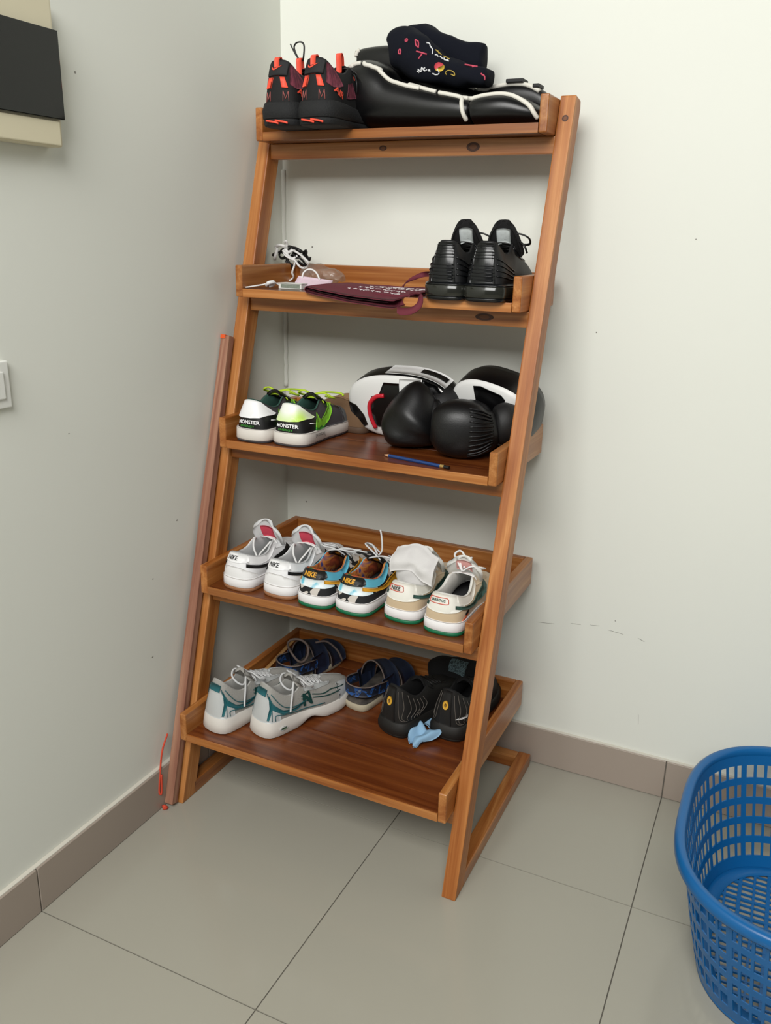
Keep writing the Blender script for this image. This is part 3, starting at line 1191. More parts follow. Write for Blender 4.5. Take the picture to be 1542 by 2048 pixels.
bs.seam('piping', [[(-.98 + i * .07, 1.0) for i in range(29)]], M_brown2, r=.0018, off=.0004, n=3)

# ---- top tray: black, maroon and orange trail shoes
M_trail = mat('trail_black', '0d0d0e', rough=.8, bump=.15, bscale=600)
M_trail2 = mat('trail_tab', '161618', rough=.75)
M_mar = ramp_mat('maroon_knit', [(.4, '55202f'), (.6, '7a3444')], scale=160, rough=.8, mapping=(1, 1, .25))
M_ored = mat('bright_orange_webbing', 'f0523a', rough=.6)
M_trailsole = mat('trail_sole', '141516', rough=.8, bump=.5, bscale=260)


def strap_loop(s, name, base, w_, h_, lean, m, out=.004):
    """upright webbing loop"""
    bx, by, bz = base
    pts = [V((bx, by - out, bz - .016)), V((bx, by - out, bz)), V((bx, by - out + lean * .6, bz + h_ * .8)), V((bx, by + .001 + lean, bz + h_)), V((bx, by + .006 + lean * .6, bz + h_ * .7)), V((bx, by + .007, bz))]
    c = catmull(pts, 5)
    n = len(c) - 1
    vs, fs = grid_sheet(lambda u, v: s.bend(c[min(int(u * n + 1e-6), n)] + V(((v - .5) * w_, 0, 0))), n, 2, .0018)
    return mesh(name, vs, fs, m, s.root)


def trail_shoe(label, pos, ang, side, tall):
    s = Shoe('trail_shoe', label, 'shoe', 'black and orange trail shoes on the top tray', pos, ang, L=.285, side=side, hw=.042, fw=.05, z0=.046, z1=.034,
             rim=[(0, 0, .010, .118), (.09, .023, .020, .114), (.20, .032, .058, .094), (.32, .032, .090, .096), (.43, .029, .116, .112), (.58, .023, .146, .100), (.73, .019, .172, .086), (.89, .013, .198, .070), (1, 0, .206, .064)], spring=.012, bulge=.004)
    s.sole('outsole', M_trailsole, const(0), const(.014), .004, .006)
    s.sole('midsole', M_trailsole, const(.014), lambda y: s.zb(y * s.L) + .003, .0075, .004, mid=.003)
    s.upper(M_trail)
    s.lining(M_trail2, M_darkin)
    s.patch('heel_block', [(-.075, .64), (-.085, .95), (-.06, .99), (.06, .99), (.085, .95), (.075, .64)], M_trail2, off=.004)
    s.text('swoosh_mark', '✓', .0, .80, .001, .001, M_ored) if False else None
    s.patch('swoosh_mark', [(-.040, .845), (-.036, .775), (-.020, .752), (.0, .775), (.045, .865), (0, .81), (-.022, .79)], M_ored, off=.0052, step=.008)
    for sg in (-1, 1):
        s.patch('orange_strap', [(sg * .030, .60), (sg * .062, .60), (sg * .085, .36), (sg * .045, .36)], M_ored, off=.0035)
        s.seam('chevron_mark', [[(sg * .05, .05), (sg * .052, .28)], [(sg * .052, .28), (sg * .068, .10)], [(sg * .068, .10), (sg * .086, .28)], [(sg * .086, .28), (sg * .09, .05)]], mat('chevron_pink', 'a35a55', rough=.7), r=.0008, off=.0006, n=2)
    s.both('side_knit', [(.095, .46), (.10, .96), (.14, .98), (.20, .86), (.25, .60), (.14, .40)], M_mar, off=.0015)
    s.both('fore_knit', [(.30, .22), (.34, .66), (.40, .62), (.44, .25)], M_mar, off=.0015)
    s.text('lettering', 'AIR', .195, .32, .036, .013, M_ored, off=.003, bold=.03, slope=-.3)
    for sg in (-1, 1):
        for u in (.47, .54, .61, .68, .75):
            s.patch('lace_loop', [(sg * (u - .018), .50), (sg * (u + .012), .46), (sg * (u + .016), .78), (sg * (u - .012), .84)], M_ored, off=.002, step=.02)
    for a, b, c in ((-.05, .0, .055), (.03, .05, .075)):
        pass
    g = []
    for x in (-.012, .012):
        q = [s.bend(V((x - .012, .004 - .012, .010))), s.bend(V((x + .012, .004 - .012, .006))), s.bend(V((x + .02, -.005, .0035)))]
        g.append(tube_geo(catmull(q, 4), .0022, sides=6, flat=.6, up=(0, 1, 0)))
    vs, fs = join_geo(g)
    mesh('orange_lug', vs, fs, M_ored, s.root)
    strap_loop(s, 'heel_loop', (0, .010, .118), .013, .022, .002, M_ored, out=.007)
    s.tongue([(.205, .066, .020), (.17, .094, .025), (.14, .112, .028), (.118, .134, .030)], M_trail, th=.008)
    strap_loop(s, 'tongue_loop', (.004 if not tall else -.004, .105, .134), .014, .024 if not tall else .020, -.002, M_ored)
    ex = [[(.02, .118, .118), (.04, .11, .112), (.05, .105, .095), (.048, .108, .075)], [(-.02, .118, .118), (.01, .112, .128), (.03, .118, .124), (.05, .13, .105)]]
    if tall:
        ex += [[(-.004, .104, .148), (-.014, .102, .165), (-.017, .10, .178), (-.010, .10, .186), (.004, .10, .186), (.010, .10, .178), (.009, .10, .160), (.004, .104, .148)],
               [(-.006, .104, .150), (-.016, .10, .166), (-.026, .098, .184)]]
    s.laces([.46, .54, .62, .70, .78], M_blk, r=.0024, extra=ex)
    return s


Z1 = FLOORZ[4]
trail_shoe('left black and orange trail shoe with a tall lace loop', (.162, -.292, Z1), 2, -1, True)
trail_shoe('right black and orange trail shoe beside the shin guards', (.2535, -.290, Z1), 4, 1, False)

# ---- second tray: black running sneakers
M_bk = mat('black_synthetic', '0c0d0f', rough=.5, bump=.05, bscale=500)
M_bkgl = mat('black_gloss', '0d0f11', rough=.22)
M_bkmesh = mat('black_mesh', '0d0d0e', rough=.9, bump=.2, bscale=900)
M_smoke = mat('smoky_sole', '23241f', rough=.15, spec=.6, vary=.35, vscale=30)


def black_runner(label, pos, ang, side):
    s = Shoe('black_sneaker', label, 'shoe', 'black sneakers on the second tray', pos, ang, L=.272, side=side, hw=.043, fw=.05, z0=.036, z1=.030,
             rim=[(0, 0, .012, .116), (.09, .022, .022, .113), (.20, .032, .058, .092), (.32, .032, .090, .094), (.43, .028, .116, .110), (.58, .023, .146, .098), (.73, .018, .172, .084), (.89, .013, .198, .070), (1, 0, .206, .064)], bulge=.006)
    s.sole('outsole', M_bkgl, const(0), const(.008), .004, .006)
    s.sole('midsole', M_smoke, const(.008), lambda y: s.zb(y * s.L) - .004, .007, .0075)
    s.sole('foot_bed', M_bkgl, lambda y: s.zb(y * s.L) - .004, lambda y: s.zb(y * s.L) + .002, .0075, .004)
    s.upper(M_bk)
    s.lining(M_bkmesh)
    s.patch('heel_panel', [(-.085, .02), (-.075, .55), (-.07, .97), (.07, .97), (.075, .55), (.085, .02)], M_bkgl, off=.003)
    s.seam('heel_rib', [[(-.07, t), (0, t - .005), (.07, t)] for t in (.12, .20, .28, .36, .44, .62, .69, .76, .83, .90)], M_bkgl, r=.0012, off=.0032)
    for sg in (-1, 1):
        s.seam('side_rib', [[(sg * .09, t), (sg * .2, t * .92), (sg * .34, t * .62)] for t in (.22, .36, .5, .64)], M_bkgl, r=.0014, off=.0008)
    s.both('eyestay', STAY, M_bkgl, off=.0022)
    s.tongue([(.205, .066, .020), (.17, .094, .026), (.146, .112, .040), (.128, .136, .036), (.120, .156, .026), (.117, .168, .019)], M_bkmesh, th=.010, label='size_label', lm=M_label, lr=(.50, .76), lw=.6)
    s.laces([.46, .54, .62, .70, .78], M_blk, r=.0028, extra=[
        [(.0, .128, .128), (.03, .12, .140), (.055, .125, .132), (.05, .145, .118), (.01, .14, .120)],
        [(.0, .128, .128), (.03, .125, .126), (.05, .115, .115), (.056, .12, .100)]])
    return s


Z2 = FLOORZ[3]
b1 = black_runner('left black sneaker with a grey label on its tongue, beside the maroon bag', (.590, -.316, Z2), 2, -1)
b1.patch('gold_stud', [(.235 + .012 * math.cos(a * .785), .32 + .06 * math.sin(a * .785)) for a in range(8)], M_yellow, off=.004, step=.01)
b2 = black_runner('right black sneaker beside the right post of the second tray', (.6800, -.318, Z2), 1, 1)

# ---- bottom tray: white and teal running shoes
M_mesh_w = mat('pale_mesh', 'a3a19b', rough=.9, bump=.5, bscale=420)
M_chalk = mat('chalk_foam', 'd8d3cb', rough=.7, bump=.1, bscale=60)
M_teal = mat('teal_gloss', '1f5f66', rough=.3)
M_tealdk = mat('teal_dark', '17423f', rough=.35)
M_silver = mat('silver_overlay', 'bfc2c1', rough=.35)


def teal_runner(label, pos, ang, side):
    s = Shoe('running_shoe', label, 'shoe', 'white and teal running shoes on the bottom tray', pos, ang, L=.30, side=side, hw=.041, fw=.05, z0=.039, z1=.029,
             rim=[(0, 0, .020, .128), (.09, .020, .028, .120), (.20, .031, .062, .090), (.32, .032, .092, .086), (.43, .029, .118, .100), (.58, .023, .146, .092), (.73, .019, .172, .080), (.89, .014, .198, .068), (1, 0, .206, .062)], spring=.016, bulge=.002)
    arch = lambda y: .016 * math.exp(-((y - .46) / .09) ** 2)
    s.sole('midsole', M_chalk, lambda y: .004 + arch(y), lambda y: s.zb(y * s.L) + .003 + .002 * math.exp(-(y / .12) ** 2), .0085, .002, mid=.0005)
    s.sole('outsole', M_chalk, lambda y: arch(y), lambda y: .005 + arch(y), .0035, .0075)
    s.upper(M_mesh_w)
    s.lining(mat('pale_lining', 'aaa9a4', rough=.9))
    s.patch('heel_counter', [(-.20, .02), (-.17, .45), (-.10, .62), (-.06, .80), (.06, .80), (.10, .62), (.17, .45), (.20, .02)], M_silver, off=.0022)
    s.patch('heel_tab', [(-.06, .72), (-.065, .90), (.065, .90), (.06, .72)], M_teal, off=.0034)
    s.both('heel_wing', [(.085, .78), (.12, .60), (.20, .44), (.34, .34), (.42, .34), (.34, .26), (.20, .30), (.12, .42), (.105, .10), (.09, .10), (.10, .45)], M_teal, off=.0028)
    for sg in (-1, 1):
        s.seam('teal_line', [[(sg * .07, .82), (sg * .11, .52), (sg * .125, .08)], [(sg * .10, .84), (sg * .2, .58), (sg * .34, .42), (sg * .46, .36)], [(sg * .15, .08), (sg * .15, .26), (sg * .24, .24), (sg * .40, .14), (sg * .6, .12)]], M_teal, r=.0012, off=.0026)
        s.seam('dark_line', [[(sg * .52, .50), (sg * .62, .40), (sg * .72, .45), (sg * .85, .35)], [(sg * .52, .38), (sg * .64, .30), (sg * .78, .30)], [(sg * .40, .62), (sg * .48, .60)], [(sg * .40, .50), (sg * .47, .48)]], M_tealdk, r=.0016, off=.001)
    s.text('lettering', 'N', .455, .44, .032, .034, M_tealdk, off=.003, bold=.06)
    s.both('eyestay', STAY, M_silver, off=.0016)
    s.both('toe_cap', [(.74, .02), (.76, .40), (.84, .62), (.90, .50), (.96, .20), (.97, .02)], M_silver, off=.0014)
    s.patch('sole_oval', [(.225 + .030 * math.cos(a * .524), -.32 + .075 * math.sin(a * .524)) for a in range(12)], M_silver, off=.0075, step=.01) if side > 0 else None
    s.patch('sole_oval_fill', [(.225 + .022 * math.cos(a * .524), -.32 + .045 * math.sin(a * .524)) for a in range(12)], mat('oval_green', '4c6b4d', rough=.5), off=.0084, step=.01) if side > 0 else None
    s.tongue([(.205, .062, .020), (.17, .082, .024), (.14, .098, .028), (.115, .120, .032), (.105, .132, .030)], M_mesh_w, th=.008)
    s.laces([.46, .54, .62, .70, .78, .86], M_lace_grey, r=.0028, extra=[
        [(0, .122, .118), (-.02, .10, .128), (-.012, .082, .12), (.008, .078, .11), (.02, .09, .10), (.012, .108, .104)],
        [(0, .122, .118), (.03, .115, .128), (.052, .12, .118), (.05, .14, .106), (.02, .135, .108)],
        [(0, .122, .118), (.02, .10, .116), (.035, .085, .095), (.042, .075, .070), (.046, .07, .055)],
        [(0, .122, .118), (-.03, .12, .124), (-.045, .135, .112), (-.02, .14, .106)]])
    return s


Z5 = FLOORZ[0]
teal_runner('left white and teal running shoe at the corner of the bottom tray', (.103, -.552, Z5), 13, -1)
teal_runner('right white and teal running shoe with an N on its side', (.214, -.512, Z5), 21, 1)

# ---- bottom tray: worn black shoes
M_worn = mat('worn_black', '110f0c', rough=.7, vary=.4, vscale=40)
M_wornrub = mat('worn_rubber', '15130f', rough=.65, vary=.4, vscale=60)
M_gline = mat('grey_piping', '5d5750', rough=.6)
M_badge = mat('yellow_badge', 'd8a636', rough=.5)
M_mud = mat('worn_patch', '6b5f4c', rough=.8)


def worn_shoe(label, pos, ang, side):
    s = Shoe('worn_shoe', label, 'shoe', 'worn black shoes on the bottom tray', pos, ang, L=.295, side=side, hw=.043, fw=.05, z0=.040, z1=.030,
             rim=[(0, 0, .012, .128), (.09, .021, .022, .118), (.20, .032, .060, .088), (.32, .032, .092, .086), (.43, .029, .118, .098), (.58, .023, .146, .090), (.73, .019, .172, .078), (.89, .013, .198, .066), (1, 0, .206, .060)], spring=.014)
    s.sole('outsole', M_wornrub, const(0), const(.010), .002, .006)
    s.sole('midsole', M_wornrub, const(.010), lambda y: s.zb(y * s.L) + .003, .0085, .004, mid=.003)
    s.upper(M_worn)
    s.lining(M_bkmesh)
    s.patch('heel_strip', [(-.045, .02), (-.04, .97), (.04, .97), (.045, .02)], M_worn, off=.003)
    s.patch('round_badge', [(.024 * math.cos(a * .524), .60 + .12 * math.sin(a * .524)) for a in range(12)], M_badge, off=.0055, step=.008)
    s.patch('badge_centre', [(.009 * math.cos(a * .524), .60 + .05 * math.sin(a * .524)) for a in range(12)], mat('badge_brown', '7a5a1c', rough=.5), off=.0064, step=.008)
    for sg in (-1, 1):
        s.seam('grey_cord', [[(sg * .06, .9), (sg * .075, .4), (sg * .09, .14), (sg * .14, .10)]] +
               [[(sg * (.09 + .045 * k), .95 - .02 * k), (sg * (.11 + .05 * k), .55 - .02 * k), (sg * (.10 + .035 * k), .22), (sg * (.12 + .03 * k), .12)] for k in range(6)], M_gline, r=.0009, off=.0012)
    s.tongue([(.205, .062, .020), (.17, .082, .026), (.14, .098, .032), (.115, .118, .036)], M_bkmesh, th=.008)
    s.laces([.50, .60, .70, .80], M_blk, r=.0026)
    for x in (-.02, .01, .03):
        pass
    return s


ws = worn_shoe('left worn black shoe with yellow heel badge, beside the sandal', (.512, -.362, Z5), 16, -1)
ws2 = worn_shoe('right worn black shoe with yellow heel badge, partly hidden by the right post', (.645, -.318, Z5), 4, 1)
ws2.patch('white_tick', [(.075, .26), (.12, .30), (.165, .34), (.172, .44), (.160, .36), (.12, .33)], M_white2, off=.003, step=.01)

# ---- sandals
M_navy = mat('navy_strap', '1b2740', rough=.55, vary=.5, vscale=60)
M_navycamo = ramp_mat('navy_camo', [(.40, '1a2232'), (.52, '22508f'), (.6, '1c2a44'), (.66, '5f6f86')], scale=45, rough=.5, dist=.6, constant=True)
M_sandsole = mat('sandal_sole', 'b0a68f', rough=.75)
M_footbed = ramp_mat('sandal_footbed', [(.4, '3b3632'), (.6, '59524b')], scale=30, rough=.85)
M_edge = mat('strap_edge', '6d5f58', rough=.7)


def sandal(label, pos, ang, side, loose):
    s = Shoe('sandal', label, 'sandal', 'navy strap sandals on the bottom tray', pos, ang, L=.255, side=side, hw=.037, fw=.047, z0=.026, z1=.022, spring=.012)
    s.sole('outsole', M_sandsole, const(0), const(.020), .001, .002, mid=.001)
    s.sole('footbed', M_footbed, const(.020), lambda y: .026, .0, -.003)
    for k in range(3):
        q = [V(((.010 + .007 * k) * math.cos(a * math.pi / 12), .045 + (.012 + .009 * k) * math.sin(a * math.pi / 12), .0265)) for a in range(24)]
        vs, fs = tube_geo([s.bend(p) for p in q], .0007, sides=5, closed=True)
        mesh('footbed_ridge', vs, fs, M_edge, s.root)

    def strap(name, y0, y1, hx, hz, m, th=.004, lean=0.0, x0=None):
        def fn(u, v):
            a = math.pi * u
            y = y0 + (y1 - y0) * v
            x = -math.cos(a) * (hx + .002)
            z = .012 + math.sin(a) ** .75 * hz + lean * v * math.sin(a)
            return s.bend(V((x, y + .02 * math.sin(a) * 0, z)))
        vs, fs = grid_sheet(fn, 24, 4, th)
        o = mesh(name, vs, fs, m, s.root)
        for v in (0, 1):
            vs, fs = tube_geo([fn(i / 24, v) for i in range(25)], .0022, sides=6)
            mesh('strap_edging', vs, fs, M_edge, o)
        return o
    strap('toe_strap', .160, .222, .046, .058, M_navy, lean=-.014)
    strap('instep_strap', .088, .150, .043, .098, M_navy, lean=-.022)
    # heel strap runs round the back, standing above the footbed

    def hs(u, v):
        a = -2.6 + 5.2 * u
        e_ = max(0, abs(a) - 1.5708)
        ac = max(-1.5708, min(1.5708, a))
        x = math.sin(ac) * .045
        y = .040 - math.cos(ac) * .040 + e_ * .055
        z = .044 + .027 * v - .010 * e_
        return s.bend(V((x, y, z)))
    vs, fs = grid_sheet(hs, 26, 4, .005)
    o = mesh('heel_strap', vs, fs, M_navycamo, s.root)
    for v in (0, 1):
        vs, fs = tube_geo([hs(i / 26, v) for i in range(27)], .0020, sides=6)
        mesh('strap_edging', vs, fs, M_edge, o)
    # side risers joining heel strap and sole
    for sg in (-1, 1):
        def rs(u, v):
            return s.bend(V((sg * (.041 + .002 * u), .085 + .05 * v - .012 * u, .014 + .058 * u)))
        vs, fs = grid_sheet(rs, 6, 4, .004)
        mesh('side_riser', vs, fs, M_navy, s.root)
    if loose:
        ring = [(math.cos(a) * .036 + .002, .065 + .006 * math.sin(a * 2), .090 + .034 * math.sin(a)) for a in [i * math.pi / 10 for i in range(20)]]
        tube('loose_strap', [s.bend(V(p)) for p in ring], .0035, M_edge, s.root, closed=True, smooth_n=2, sides=6)
        tube('loose_strap_end', [s.bend(V(p)) for p in [(.036, .10, .11), (.06, .12, .112), (.09, .13, .09), (.105, .135, .06)]], .003, M_edge, s.root, sides=6)
    return s


sandal('navy strap sandal at the back left of the bottom tray', (.148, -.285, Z5), 8, -1, True)
sandal('navy camouflage strap sandal between the running and worn black shoes', (.372, -.298, Z5), 12, 1, False)

# ------------------------------------------------------------------ boxing gear
M_glove = mat('black_glove_leather', '0c0c0d', rough=.42, bump=.12, bscale=500)
M_glove2 = mat('black_glove_cuff', '0c0c0d', rough=.6, bump=.1, bscale=200)
M_vinyl = mat('black_vinyl', '060607', rough=.33, bump=.04, bscale=300)
M_pipe = mat('white_piping', 'dedbd0', rough=.55)
M_padwhite = mat('white_pad_leather', 'e2e2e0', rough=.45, bump=.04, bscale=300)
M_padred = mat('red_piping', 'c3202f', rough=.45)


def glove(name, label, secs, root, parts):
    t = thing(name, label, 'boxing glove', root, 0, 'black boxing gloves on the third tray')
    ds = dense(secs, 5)
    vs, fs = loft_geo(ds, 32)
    mesh('fist', vs, fs, M_glove, t, Matrix.Identity(4))
    for nm, sc_, m in parts:
        vs, fs = loft_geo(dense(sc_, 4), 26)
        mesh(nm, vs, fs, m, t, Matrix.Identity(4))
    return t, snap_fn(*loft_geo(ds, 32))


F3 = FLOORZ[2]
# left glove: knuckles to the front, narrowing up to the wrist, cuff leaning away
gl1, sn1 = glove('boxing_glove', 'upright black boxing glove leaning against the white focus mitt',
    [((.487, -.225, F3 + .001), .030, .030, 2.2), ((.486, -.223, F3 + .010), .056, .050, 2.6), ((.484, -.218, F3 + .040), .070, .062, 2.7), ((.486, -.212, F3 + .078), .068, .062, 2.6),
     ((.494, -.205, F3 + .110), .052, .050, 2.4), ((.503, -.196, F3 + .135), .034, .038, 2.2), ((.509, -.190, F3 + .146), .014, .020, 2.0)], (.487, -.22, F3),
    [('thumb', [((.535, -.235, F3 + .03), .012, .012), ((.545, -.228, F3 + .05), .022, .020), ((.546, -.215, F3 + .085), .021, .020), ((.535, -.20, F3 + .115), .012, .012)], M_glove),
     ('cuff', [((.520, -.185, F3 + .085), .034, .034), ((.540, -.160, F3 + .10), .040, .040), ((.552, -.140, F3 + .108), .040, .040), ((.556, -.134, F3 + .11), .030, .030)], M_glove2)])
g = []
for k in range(7):
    a = V((.520 + .004 * k, -.205 + .004 * k, F3 + .118 - .008 * k))
    b = a + V((.022, .010, -.006 - .003 * k))
    g.append(tube_geo(catmull([sn1(a, .0)[0], sn1((a + b) / 2, .001)[0], b], 4), .0016, sides=5))
vs, fs = join_geo(g)
mesh('pleat', vs, fs, M_glove2, gl1, Matrix.Identity(4))
# right glove: fist to the left, cuff to the right
gl2, sn2 = glove('boxing_glove', 'black boxing glove lying with its cuff towards the right post',
    [((.556, -.262, F3 + .062), .012, .016, 2.0), ((.562, -.261, F3 + .062), .034, .042, 2.3), ((.580, -.258, F3 + .064), .052, .058, 2.6), ((.612, -.252, F3 + .0675), .060, .0665, 2.7),
     ((.645, -.242, F3 + .0665), .058, .0655, 2.6), ((.672, -.228, F3 + .066), .048, .054, 2.4), ((.692, -.214, F3 + .070), .036, .040, 2.2), ((.703, -.207, F3 + .072), .028, .032, 2.0)], (.62, -.25, F3),
    [('cuff', [((.690, -.216, F3 + .072), .030, .030), ((.700, -.210, F3 + .074), .040, .044), ((.716, -.200, F3 + .080), .042, .050), ((.727, -.192, F3 + .084), .036, .046), ((.729, -.190, F3 + .084), .022, .03)], M_glove2),
     ('thumb', [((.60, -.205, F3 + .10), .012, .012), ((.625, -.20, F3 + .108), .022, .020), ((.655, -.195, F3 + .100), .020, .020), ((.675, -.20, F3 + .09), .012, .012)], M_glove)])
g = []
for k in range(12):
    z = F3 + .010 + .0105 * k
    zc = F3 + .072
    a = V((.655, -.285, z))
    b = V((.690, -.25, zc + (z - zc) * .55))
    p0, p1, p2 = sn2(a, .0006)[0], sn2((a + b) / 2, .0022)[0], sn2(b, .002)[0]
    g.append(tube_geo(catmull([p0, p1, p2], 4), .0024, sides=6))
vs, fs = join_geo(g)
mesh('pleat', vs, fs, M_glove, gl2, Matrix.Identity(4))


def mitt(label, M, a, b, th, ex=2.6, top=1.0):
    """focus mitt: a thick rounded pad; local x across, z up, face towards -y"""
    t = thing('focus_mitt', label, 'focus mitt', M.translation, 0, 'white and black focus mitts on the third tray')
    n = 56

    def rim(k, sc, y):
        an = 2 * math.pi * k / n
        c, s_ = math.cos(an), math.sin(an)
        return V((math.copysign(abs(c) ** (2 / ex), c) * a * sc, y, math.copysign(abs(s_) ** (2 / ex), s_) * b * sc))

    def face_y(x, z):
        q = min(1, (abs(x) / a) ** ex + (abs(z) / b) ** ex)
        return -th / 2 - .016 * math.sqrt(max(0, 1 - q))
    prof = [(.30, th / 2 + .012), (.7, th / 2 + .010), (.93, th / 2 + .003), (1.0, th / 4), (1.0, -th / 4), (.975, -th / 2 + .004)]
    vs = [rim(k, s_, y) for s_, y in prof for k in range(n)]
    fs = [(i * n + k, i * n + (k + 1) % n, (i + 1) * n + (k + 1) % n, (i + 1) * n + k) for i in range(len(prof) - 1) for k in range(n)]
    ci = len(vs)
    vs.append(V((0, th / 2 + .013, 0)))
    fs += [((k + 1) % n, k, ci) for k in range(n)]
    mesh('pad_body', vs, fs, M_vinyl, t, M)

    def face(x, z, off=0.0):
        return V((x, face_y(x, z) - off, z))
    fprof = [1.0, .97, .9, .78, .6, .4, .2]
    vs = [V((rim(k, s_ * .985, 0).x, face_y(rim(k, s_ * .985, 0).x, rim(k, s_ * .985, 0).z) + (.004 if s_ == 1 else 0), rim(k, s_ * .985, 0).z)) for s_ in fprof for k in range(n)]
    fs = [(i * n + k, i * n + (k + 1) % n, (i + 1) * n + (k + 1) % n, (i + 1) * n + k) for i in range(len(fprof) - 1) for k in range(n)]
    ci = len(vs)
    vs.append(face(0, 0))
    fs += [((len(fprof) - 1) * n + k, (len(fprof) - 1) * n + (k + 1) % n, ci) for k in range(n)]
    mesh('face_panel', vs, fs, M_padwhite, t, M)

    def patch(name, poly, m, off=.0016):
        v2, f2 = fill2d([V((p[0] * a, p[1] * b)) for p in poly], .012)
        fs_ = []
        for f in f2:
            p, q, r_ = v2[f[0]], v2[f[1]], v2[f[2]]
            fs_.append(f if (q - p).cross(r_ - p) > 0 else f[::-1])
        v3, f3 = sheet([face(p.x, p.y, off) for p in v2], [face(p.x, p.y, -.001) for p in v2], fs_)
        mesh(name, v3, f3, m, t, M)

    def line(name, pts, m, r):
        q = catmull([V((p[0] * a, p[1] * b, 0)) for p in pts], 6)
        vs_, fs_ = tube_geo([face(p.x, p.y, .002) for p in q], r, sides=7)
        mesh(name, vs_, fs_, m, t, M)

    def band(name, a0, a1, y0, y1, m, off=.0015):
        k0, k1 = a0 / (2 * math.pi) * n, a1 / (2 * math.pi) * n
        vs_, fs_ = grid_sheet(lambda u, v: rim(k0 + (k1 - k0) * u, 1 + off / min(a, b), y0 + (y1 - y0) * v), 24, 3, .0016)
        mesh(name, vs_, fs_, m, t, M)
    return t, patch, line, band


def blob(cx, cz, rx, rz, n=14, ph=0):
    return [(cx + rx * math.cos(2 * math.pi * k / n + ph), cz + rz * math.sin(2 * math.pi * k / n + ph)) for k in range(n)]


def tilt(loc, rx, rz=0, ry=0):
    return Matrix.Translation(loc) @ Matrix.Rotation(rz, 4, 'Z') @ Matrix.Rotation(ry, 4, 'Y') @ Matrix.Rotation(rx, 4, 'X')


_, mp_, ml_, mb_ = mitt('white, black and red focus mitt behind the upright boxing glove', tilt((.425, -.122, F3 + .090), .24, -.06, -.03), .148, .086, .074, 2.5)
mp_('black_blob', [(-.97, .10), (-.80, .02), (-.66, -.28), (-.62, -.58), (-.70, -.66), (-.86, -.48), (-.95, -.2)], M_vinyl)
mp_('black_centre', [(-.20, .80), (-.30, .45), (-.46, .35), (-.52, -.1), (-.46, -.6), (.10, -.6), (.12, .80)], M_vinyl)
mp_('white_strip', [(.10, .93), (.12, -.60), (.50, -.60), (.48, .93)], M_padwhite, off=.003)
mp_('black_side', [(.50, .93), (.52, -.6), (.80, -.6), (.96, -.1), (.93, .4), (.75, .78)], M_vinyl)
ml_('red_trim', [(-.20, .42), (-.36, .36), (-.50, .12), (-.52, -.25), (-.46, -.65)], M_padred, .006)
mb_('white_band', .62, 1.72, -.028, .024, M_padwhite)
mb_('brush_stroke', .72, 1.28, -.010, .010, M_vinyl, off=.004)
_, mp_, ml_, mb_ = mitt('white and black focus mitt propped behind the lying glove at the right', tilt((.668, -.115, F3 + .104), .38, -.10, .20), .110, .086, .080, 2.5)
mp_('black_blob', [(-.42, .80), (-.25, .86), (.25, .80), (.36, .70), (.34, .2), (.18, -.06), (-.12, -.06), (-.32, .12), (-.32, .45)], M_vinyl)
ml_('red_trim', [(-.5, -.55), (-.2, -.68), (.2, -.7), (.45, -.62), (.62, -.4), (.85, -.3)], M_padred, .006)

# ------------------------------------------------------------------ shin guards and printed cloth on the top tray
F1 = FLOORZ[4]


def shin_guard(label, root, leg, foot, pipes, straps=()):
    t = thing('shin_guard', label, 'shin guard', root, 0, 'black shin guards with white piping on the top tray')
    g1 = loft_geo(dense(leg, 5), 30)
    mesh('shin_pad', g1[0], g1[1], M_vinyl, t, Matrix.Identity(4))
    g2 = loft_geo(dense(foot, 5), 30)
    mesh('instep_pad', g2[0], g2[1], M_vinyl, t, Matrix.Identity(4))
    sn = snap_fn(*join_geo([g1, g2]))
    for p in pipes:
        q = [sn(v, .0015)[0] for v in catmull(p, 8)]
        vs, fs = tube_geo(q, .0050, sides=7)
        mesh('piping', vs, fs, M_pipe, t, Matrix.Identity(4))
    for lo, hi in straps:
        box('strap', lo, hi, M_glove2, t, bevel=.002)
    return t, sn


def at(cx, cy, y):
    """bits traced in the front elevation: crop pixels of the top tray to the vertical plane y"""
    X, Y = 640 + cx * .2983, 50 + cy * .2983
    dvec = _f + _r * ((X - 771) / 1704.86) - _u * ((Y - 1024) / 1704.86)
    o = V((1.2965, -2.0824, 1.4156))
    return o + dvec * ((y - o.y) / dvec.y)


leg = [((.262, -.105, F1 + .075), .012, .030, 2.0), ((.268, -.107, F1 + .074), .038, .060, 2.2), ((.285, -.110, F1 + .076), .060, .0755, 2.4), ((.318, -.112, F1 + .0755), .068, .0750, 2.4),
       ((.365, -.112, F1 + .0585), .070, .0580, 2.4), ((.42, -.112, F1 + .0495), .070, .0490, 2.4), ((.475, -.112, F1 + .0415), .070, .0410, 2.4), ((.535, -.112, F1 + .0355), .068, .0350, 2.5),
       ((.572, -.112, F1 + .0305), .064, .0300, 2.4), ((.578, -.112, F1 + .030), .05, .024, 2.2)]
foot = [((.576, -.115, F1 + .028), .05, .022, 2.2), ((.582, -.115, F1 + .0305), .063, .0300, 2.4), ((.62, -.115, F1 + .0335), .068, .0330, 2.5), ((.66, -.115, F1 + .0330), .066, .0325, 2.5),
        ((.70, -.115, F1 + .0250), .058, .0245, 2.4), ((.728, -.112, F1 + .0160), .044, .0155, 2.2), ((.737, -.110, F1 + .010), .03, .008, 2.0)]
yp = -.165
